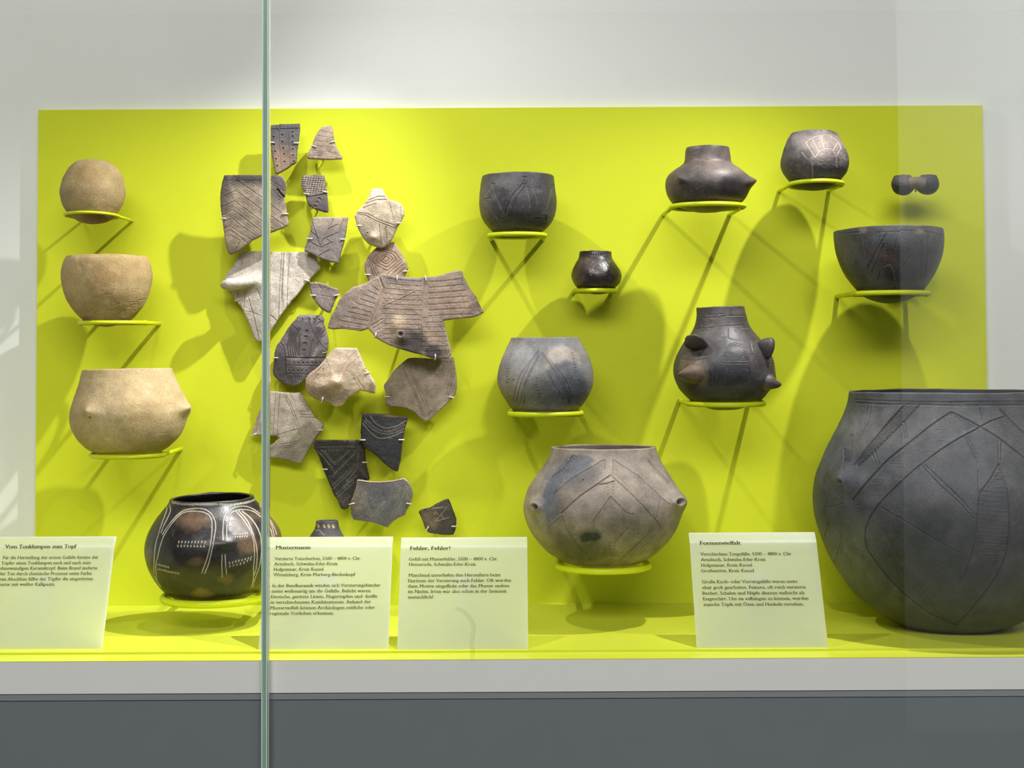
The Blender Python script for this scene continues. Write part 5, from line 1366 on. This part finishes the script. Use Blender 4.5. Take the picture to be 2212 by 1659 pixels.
# 14: white and grey sherd, low at the joint
dc = Decor('F').lines([[(330, 815), (315, 1000), (305, 1220)], [(370, 818), (355, 1000), (340, 1220)], [(400, 825), (450, 930), (500, 1060), (540, 1190)], [(420, 825), (470, 930), (520, 1060), (550, 1150)], [(460, 825), (520, 930)], [(180, 1000), (140, 1200)], [(560, 1000), (640, 995)], [(560, 1030), (670, 1030)], [(560, 1050), (700, 1060)]], w=.9, d=1.0, c=(140, 96, 66), a=.55)
dc.lines([[(380, 1310), (470, 1295), (540, 1275)], [(390, 1330), (480, 1315), (540, 1295)], [(400, 1345), (530, 1320)], [(340, 1225), (440, 1190), (560, 1160)]], w=1.0, d=1.2, c=(70, 60, 54), a=.4)
for yy in (965, 990):
    dc.dots([(360, yy + 8), (450, yy - 8)], n=8, r=.9, d=1, c=(130, 90, 60), a=.5)
for yy in (1000, 1040):
    dc.dots([(250, yy), (300, yy)], n=4, r=.9, d=1.0, c=(130, 90, 60), a=.5)
dc.dots([(520, 850), (580, 870)], n=6, r=.9, d=1).dots([(520, 880), (590, 890)], n=6, r=.9, d=1).patch(660, 1130, 150, 230, (140, 128, 116), .6, .2).patch(420, 1400, 230, 110, (134, 124, 112), .65, .3)
s = sherd('cream and grey sherd with an indented edge, low beside the glass joint', 'F', [(250, 812), (330, 810), (400, 820), (560, 822), (590, 860), (610, 905), (640, 960), (680, 1020), (700, 1060), (750, 1100), (783, 1130), (760, 1180), (720, 1230), (680, 1290), (640, 1360), (600, 1430), (560, 1490), (500, 1480), (440, 1460), (350, 1440), (250, 1440),
          (240, 1400), (260, 1340), (320, 1290), (360, 1250), (330, 1225), (250, 1235), (180, 1225), (120, 1225), (100, 1210), (130, 1130), (150, 1060), (175, 1000), (200, 930), (230, 860)], 0.065, (198, 184, 168), dc, seed=14.4, curve=.0018, tilt=(0, -.05))
mount(s, 'thin green rod holding the cream and grey sherd by the joint', [((118, 1210), (1, -.3)), ((755, 1170), (-1, 0))], crop='F')
# 16: dark sherd with punched bands
WP = (176, 164, 146)
dc = Decor('G')
for yy in (568, 608):
    dc.dots([(500, yy - 5), (980, yy - 5)], n=17, r=1.3, d=.9, c=WP, a=.45)
for a, b, n in (((500, 640), (660, 860), 12), ((540, 610), (650, 740), 8), ((660, 740), (820, 610), 10), ((680, 840), (900, 620), 14), ((640, 900), (760, 780), 8), ((640, 1000), (900, 760), 16), ((930, 640), (920, 800), 8), ((910, 820), (800, 960), 9), ((760, 1020), (900, 900), 9), ((680, 1100), (860, 950), 11), ((950, 760), (1040, 930), 9), ((760, 1200), (830, 1130), 5)):
    dc.dots([a, b], n=n, r=.9, d=.9, el=(1.8, 1.8), c=WP, a=.5)
dc.lines([[(505, 600), (660, 770), (820, 625)], [(460, 610), (640, 800)], [(640, 1050), (920, 770)], [(690, 1140), (880, 970)], [(640, 880), (890, 650)], [(920, 760), (1000, 900)]], w=.7, d=.6, c=WP, a=.4)
dc.line([(430, 560), (1000, 535)], w=1.2, d=.8).patch(760, 1180, 90, 90, (92, 80, 66), .4)
s = sherd('black tapering rim sherd covered with punched zigzag bands', 'G', [(440, 485), (620, 485), (800, 487), (960, 487), (1000, 520), (1008, 600), (1012, 690), (1025, 780), (1045, 860), (1062, 940), (1000, 960), (940, 970), (900, 1050), (870, 1150), (840, 1230), (810, 1270), (770, 1290), (735, 1280), (710, 1230), (700, 1190), (650, 1120), (620, 1050), (580, 950),
          (540, 860), (510, 770), (480, 690), (440, 610), (410, 570), (420, 520)], 0.07, (50, 45, 41), dc, mat='clay_sherd_dark', seed=16.1, edge=(104, 80, 54), alt=(42, 39, 38))
mount(s, 'thin green rod holding the black punched rim sherd', [((525, 822), (1, 0)), ((1005, 742), (-1, 0))], crop='G')
# 15: black sherd with a garland band
dc = Decor('G').lines([[(1070, 200), (1120, 275), (1190, 325), (1270, 342), (1380, 318), (1485, 258)], [(985, 290), (1060, 380), (1130, 440), (1200, 462), (1320, 440), (1450, 385)]], w=.9, d=.8, c=WP, a=.75, smooth=True)
dc.dots([(1020, 240), (1100, 320), (1190, 370), (1280, 380), (1380, 350), (1465, 310)], n=24, r=.8, d=.8, el=(1, 2.5), c=WP, a=.7, smooth=True).dots([(1010, 270), (1090, 350), (1190, 402), (1290, 410), (1390, 385), (1455, 350)], n=22, r=.8, d=.8, el=(1, 2.5), c=WP, a=.7, smooth=True)
for k in range(24):
    dc.pits([(1010 + 400 * random.random(), 500 + 250 * random.random())], r=.6, d=.3, c=(150, 136, 120), a=.4)
dc.patch(1340, 205, 120, 14, (140, 110, 84), .6).line([(1280, 460), (1330, 465)], w=.7, d=.6, c=WP, a=.4)
s = sherd('black pointed sherd with a pale garland of dots', 'G', [(975, 190), (985, 178), (1080, 180), (1250, 188), (1330, 200), (1420, 212), (1502, 222), (1490, 280), (1470, 340), (1455, 420), (1440, 500), (1430, 600), (1420, 700), (1400, 790), (1390, 840), (1365, 847), (1330, 830), (1260, 780), (1210, 735), (1170, 690), (1110, 640), (1040, 600), (1000, 570),
          (965, 480), (958, 400), (965, 300)], 0.095, (38, 37, 42), dc, mat='clay_sherd_dark', seed=15.5, edge=(80, 64, 50), tilt=(0, .05))
mount(s, 'thin green rod holding the black garland sherd', [((972, 480), (1, 0)), ((1428, 475), (-1, 0))], crop='G')
# 17: grey rim sherd
dc = Decor('G').dots([(930, 968), (1100, 985), (1250, 982), (1460, 948)], n=32, r=1.3, d=1.4, el=(2, .4), c=(110, 60, 40), a=.5, smooth=True)
dc.lines([[(965, 1010), (1000, 1180), (1050, 1360)], [(990, 1020), (1030, 1200), (1075, 1370)], [(1010, 1050), (1050, 1220), (1100, 1370)], [(1110, 1330), (1240, 1210), (1370, 1100)], [(1130, 1360), (1260, 1230), (1380, 1115)], [(1420, 1020), (1370, 1180), (1310, 1390)], [(1445, 1010), (1390, 1190), (1340, 1390)], [(1470, 1000), (1430, 1180), (1370, 1350)],
          [(1165, 1105), (1100, 1200)], [(900, 1400), (1010, 1325)], [(920, 1120), (960, 1040)]], w=.9, d=.9, c=(170, 160, 152), a=.5)
dc.dots([(1130, 1290), (1250, 1180), (1350, 1090)], n=14, r=1, d=1, el=(2, 2), c=(180, 168, 158), a=.5).patch(930, 1190, 80, 150, (142, 128, 116), .7).patch(1230, 1200, 150, 170, (92, 94, 102), .7).patch(1520, 1080, 50, 90, (142, 136, 128), .6)
s = sherd('grey curved rim sherd with a notched lip, in front of the black rim sherd', 'G', [(918, 950), (940, 945), (1060, 965), (1180, 970), (1280, 962), (1370, 948), (1460, 930), (1490, 955), (1530, 1000), (1555, 1070), (1558, 1110), (1545, 1180), (1530, 1230), (1490, 1290), (1470, 1350), (1400, 1385), (1340, 1420), (1300, 1460), (1270, 1497), (1210, 1480),
          (1150, 1455), (1080, 1440), (1000, 1425), (900, 1410), (870, 1395), (845, 1340), (838, 1240), (850, 1180), (880, 1110), (905, 1030)], 0.10, (108, 104, 104), dc, seed=17.1, edge=(196, 178, 162), curve=.0018)
mount(s, 'thin green rod holding the grey notched rim sherd', [((845, 1228), (1, -.3)), ((1525, 1222), (-1, -.2))], crop='G')
# 18: small dark scrap
dc = Decor('G').lines([[(1790, 1265), (1960, 1255), (1890, 1340), (1820, 1415)], [(1830, 1420), (1985, 1375)], [(1890, 1340), (1920, 1400)], [(1780, 1280), (1900, 1262)]], w=1.0, d=1.0, c=(190, 168, 146), a=.6).pits([(1825, 1310), (1845, 1335), (1810, 1330)], r=1.4, d=1.2, c=(190, 168, 146), a=.6, el=(2, 4)).pits([(1705, 1295)], r=2.2, d=2.6, c=(30, 26, 24))
dc.hatch([(1920, 1190), (1980, 1200), (2010, 1290), (1930, 1290), (1880, 1240)], 25, 3.2, .8, .8, (150, 136, 122), .4).hatch([(1960, 1290), (2020, 1300), (2000, 1370), (1900, 1400)], 20, 3, .8, .8).patch(1720, 1400, 90, 110, (120, 100, 82), .7).patch(1820, 1450, 60, 60, (130, 108, 88), .6).patch(1960, 1500, 110, 80, (60, 58, 60), .6)
s = sherd('small dark angular scrap alone at the lower right of the sherds', 'G', [(1630, 1320), (1650, 1295), (1700, 1280), (1760, 1270), (1830, 1225), (1920, 1180), (1970, 1168), (1990, 1200), (2010, 1260), (2040, 1330), (2062, 1400), (2060, 1470), (2045, 1540), (2025, 1580), (1920, 1582), (1800, 1565), (1740, 1550), (1705, 1510), (1690, 1460), (1660, 1380)],
          0.09, (72, 65, 61), dc, mat='clay_sherd_dark', seed=18.1)
mount(s, 'thin green rod holding the small dark angular scrap', [((1718, 1525), (.6, -1)), ((2045, 1480), (-1, 0))], crop='G')

# ================================================================== text stands
TXT = bpy.data.curves.new('type', 'FONT')
TXT.fill_mode = 'FRONT'
TXT.resolution_u = 3


def text_mesh(body, bold=0.0):
    """2-D triangles of a line of type with slab serifs; returns verts (n,2), tris"""
    TXT.body = body
    TXT.size = 1.0
    TXT.offset = 0.0
    o = bpy.data.objects.new('type', TXT)
    col.objects.link(o)
    dg = bpy.context.evaluated_depsgraph_get()
    dg.update()
    me = bpy.data.meshes.new_from_object(o.evaluated_get(dg))
    v = np.array([w.co[:2] for w in me.vertices]).reshape(-1, 2)
    t = np.array([list(p.vertices) for p in me.polygons if len(p.vertices) == 3]).reshape(-1, 3)
    me.calc_loop_triangles()
    t = np.array([list(p.vertices) for p in me.loop_triangles]).reshape(-1, 3)
    # outline edges: used by one triangle only
    cnt = {}
    for p in t:
        for a, b in ((p[0], p[1]), (p[1], p[2]), (p[2], p[0])):
            kx = (min(a, b), max(a, b)); cnt[kx] = cnt.get(kx, 0) + 1
    verts = [v]; tris = [t]; n = len(v)
    for (a, b), c in cnt.items():
        if c != 1:
            continue
        (xa, ya), (xb, yb) = v[a], v[b]
        if abs(ya - yb) < 0.004 and 0.05 < abs(xa - xb) < 0.16:
            near = min(abs(ya - h) for h in (0.0, LV['x'], LV['cap'], LV['asc'], LV['desc']))
            if near > 0.02:
                continue
            x0, x1 = min(xa, xb), max(xa, xb)
            up = 1 if ya < 0.25 else -1
            if ya < -.05: up = 1
            ext = 0.085
            right = ext if not (ya > .25) else ext * .45
            q = np.array([(x0 - ext, ya), (x1 + right, ya), (x1 + right, ya + up * .055), (x0 - ext, ya + up * .055)])
            verts.append(q); tris.append(np.array([(0, 1, 2), (0, 2, 3)]) + n); n += 4
    bpy.data.objects.remove(o)
    bpy.data.meshes.remove(me)
    V_, T_ = np.vstack(verts), np.vstack(tris)
    if bold:
        T_ = np.vstack([T_, T_ + len(V_)])
        V_ = np.vstack([V_ - (bold, 0), V_ + (bold, 0)])
    return V_, T_


def _levels():
    lv = {}
    for kx, ch_ in (('x', 'x'), ('cap', 'H'), ('asc', 'l'), ('desc', 'p')):
        TXT.body = ch_; TXT.size = 1.0
        o = bpy.data.objects.new('type', TXT); col.objects.link(o)
        dg = bpy.context.evaluated_depsgraph_get(); dg.update()
        me = bpy.data.meshes.new_from_object(o.evaluated_get(dg))
        ys = [w.co[1] for w in me.vertices]
        lv[kx] = min(ys) if kx == 'desc' else max(ys)
        bpy.data.objects.remove(o); bpy.data.meshes.remove(me)
    return lv


LV = _levels()


def text_stand(label, crop, TL, TR, BR, BL, lines, capb):
    tl, tr, br, bl = (cv(crop, [q])[0] for q in (TL, TR, BR, BL))
    # foot on the base sheet, top leaning back
    zf = FLOOR_Z - 0.003
    A = floor_at(np.array(bl[0]), np.array(bl[1]), zf); B = floor_at(np.array(br[0]), np.array(br[1]), zf)
    yb = 0.5 * (A[1] + B[1])
    # width ratio gives the depth of the top edge
    wb, wt = br[0] - bl[0], tr[0] - tl[0]
    zb = yb - CAM[1]
    ytop = CAM[1] + zb * wb / wt * 0.992
    Tm = at(np.array(.5 * (tl[0] + tr[0])), np.array(.5 * (tl[1] + tr[1])), -ytop)
    Bm = .5 * (A + B)
    x0, x1 = A[0], B[0]
    up = np.array([0, Tm[1] - yb, Tm[2] - zf]); Lh = np.linalg.norm(up); up /= Lh
    nrm = np.array([0, -up[2], up[1]])                    # towards the viewer
    org = np.array([x0, yb, zf])
    e = empty('text_stand', (Bm[0], yb, zf))
    tag(e, label, 'label stand', 'frosted text stands along the front edge')
    th = 0.003

    def slab(name, p, ux, uy, w, h, t, mat):
        ux, uy = np.array(ux, float), np.array(uy, float)
        nn = np.cross(ux, uy)
        c = [p, p + ux * w, p + ux * w + uy * h, p + uy * h]
        v = np.array(c + [q - nn * t for q in c])
        f = [(0, 1, 2, 3), (7, 6, 5, 4), (0, 4, 5, 1), (1, 5, 6, 2), (2, 6, 7, 3), (3, 7, 4, 0)]
        return link(name, mesh_np(name, v, [np.array(f)], False), mat, e)

    fold = 0.0165 * Lh / 0.178
    slab('front_sheet', org, (1, 0, 0), up, x1 - x0, Lh - fold, th, M['acrylic'])
    # the top edge is folded back towards the lamps
    j = org + up * (Lh - fold)
    fa = math.radians(20)
    up2 = up * math.cos(fa) - nrm * math.sin(fa)
    slab('top_fold', j, (1, 0, 0), up2, x1 - x0, fold * 1.14, th, M['acrylic'])
    # a narrow strut behind, standing on the raised board
    jj = org + up * (Lh * .62) - nrm * (th + .0002)
    xm = .5 * (x0 + x1) - .012
    foot = np.array([xm, yb + 0.10, FLOOR_Z])
    dv = np.array([xm, jj[1], jj[2]]) - foot; hl = np.linalg.norm(dv); dv /= hl
    slab('strut', foot, (1, 0, 0), dv, .024, hl, th, M['acrylic'])
    # print
    off = nrm * 0.0005
    for kind, rows in (('heading', lines[:1]), ('body_text', lines[1:])):
        vs, ts, n = [], [], 0
        for body, xa, xb, yy in rows:
            pa, pb_ = cv(crop, [(xa, yy), (xb, yy)])

            def on_plane(p):
                r = ray(p[0], p[1])
                t = ((org - CAM) @ nrm) / (r @ nrm)
                return CAM + r * t
            qa, qb = on_plane(pa), on_plane(pb_)
            v2, t2 = text_mesh(body, 0.022 if kind == 'heading' else 0.010)
            wx = v2[:, 0].max() - v2[:, 0].min()
            sx = (qb[0] - qa[0]) / wx
            cap = capb * (1.18 if kind == 'heading' else 1.0)
            sy = cap / LV['cap'] * 0.00061
            vert = ((qa - org) @ up)
            P = org + np.outer(qa[0] - org[0] + (v2[:, 0] - v2[:, 0].min()) * sx, (1, 0, 0)) + np.outer(vert + v2[:, 1] * sy, up) + off
            vs.append(P); ts.append(t2 + n); n += len(P)
        link(kind, mesh_np(kind, np.vstack(vs), [np.vstack(ts)], False), M['ink'], e)
    return e


text_stand('frosted text stand headed Vom Tonklumpen zum Topf', 'N', (-70, 100), (930, 103), (806, 1022), (-235, 1022),
           [('Vom Tonklumpen zum Topf', 36, 608, 203), ('Für die Herstellung der ersten Gefäße formte der', 20, 783, 288), ('Töpfer einen Tonklumpen nach und nach zum', 10, 722, 331), ('dünnwandigen Keramiktopf. Beim Brand änderte', 1, 775, 373),
            ('der Ton durch chemische Prozesse seine Farbe.', -8, 735, 416), ('Zum Abschluss füllte der Töpfer die eingeritzten', -24, 740, 459), ('Muster mit weißer Kalkpaste.', -32, 438, 501)], 7.4)
text_stand('frosted text stand headed Mustermanie', 'O', (76, 98), (1060, 103), (1025, 1026), (-6, 1024),
           [('Mustermanie', 128, 410, 209), ('Verzierte Tonscherben, 5500 – 4800 v. Chr.', 120, 810, 296), ('Arnsbach, Schwalm-Eder-Kreis', 116, 623, 338), ('Hofgeismar, Kreis Kassel', 112, 513, 381), ('Wittelsberg, Kreis Marburg-Biedenkopf', 109, 765, 424),
            ('In der Bandkeramik winden sich Verzierungsbänder', 101, 965, 511), ('meist wellenartig um die Gefäße. Beliebt waren', 97, 888, 555), ('Einstiche, geritzte Linien, Fingertupfen und -kniffe', 93, 940, 599), ('in verschiedensten Kombinationen. Anhand der', 90, 890, 643),
            ('Mustervielfalt können Archäologen zeitliche oder', 85, 922, 688), ('regionale Vorlieben erkennen.', 81, 595, 732)], 7.4)
text_stand('frosted text stand headed Fehler, Fehler!', 'O', (1130, 105), (2128, 104), (2142, 1027), (1098, 1027),
           [('Fehler, Fehler!', 1197, 1522, 215), ('Gefäß mit Musterfehler, 5500 – 4800 v. Chr.', 1192, 1900, 300), ('Hesserode, Schwalm-Eder-Kreis', 1190, 1724, 342), ('Manchmal unterliefen den Herstellern beim', 1188, 1922, 428), ('Einritzen der Verzierung auch Fehler. Oft wurden', 1186, 2008, 472),
            ('dann Motive eingeflickt oder das Muster endete', 1185, 1992, 515), ('im Nichts. Irren war also schon in der Steinzeit', 1184, 1970, 558), ('menschlich!', 1182, 1384, 602)], 7.4)
text_stand('frosted text stand headed Formenvielfalt', 'P', (1171, 92), (2026, 84), (2115, 897), (1220, 903),
           [('Formenvielfalt', 1235, 1518, 180), ('Verschiedene Tongefäße, 5500 – 4800 v. Chr.', 1240, 1867, 254), ('Arnsbach, Schwalm-Eder-Kreis', 1243, 1687, 292), ('Hofgeismar, Kreis Kassel', 1245, 1597, 330), ('Großenritte, Kreis Kassel', 1247, 1610, 368),
            ('Große Koch- oder Vorratsgefäße waren meist', 1253, 1907, 443), ('eher grob gearbeitet. Feinere, oft reich verzierte', 1255, 1962, 482), ('Becher, Schalen und Näpfe dienten vielleicht als', 1257, 1953, 521), ('Essgeschirr. Um sie aufhängen zu können, wurden', 1260, 1982, 559),
            ('manche Töpfe mit Ösen und Henkeln versehen.', 1263, 1948, 598)], 7.4)
bpy.data.curves.remove(TXT)
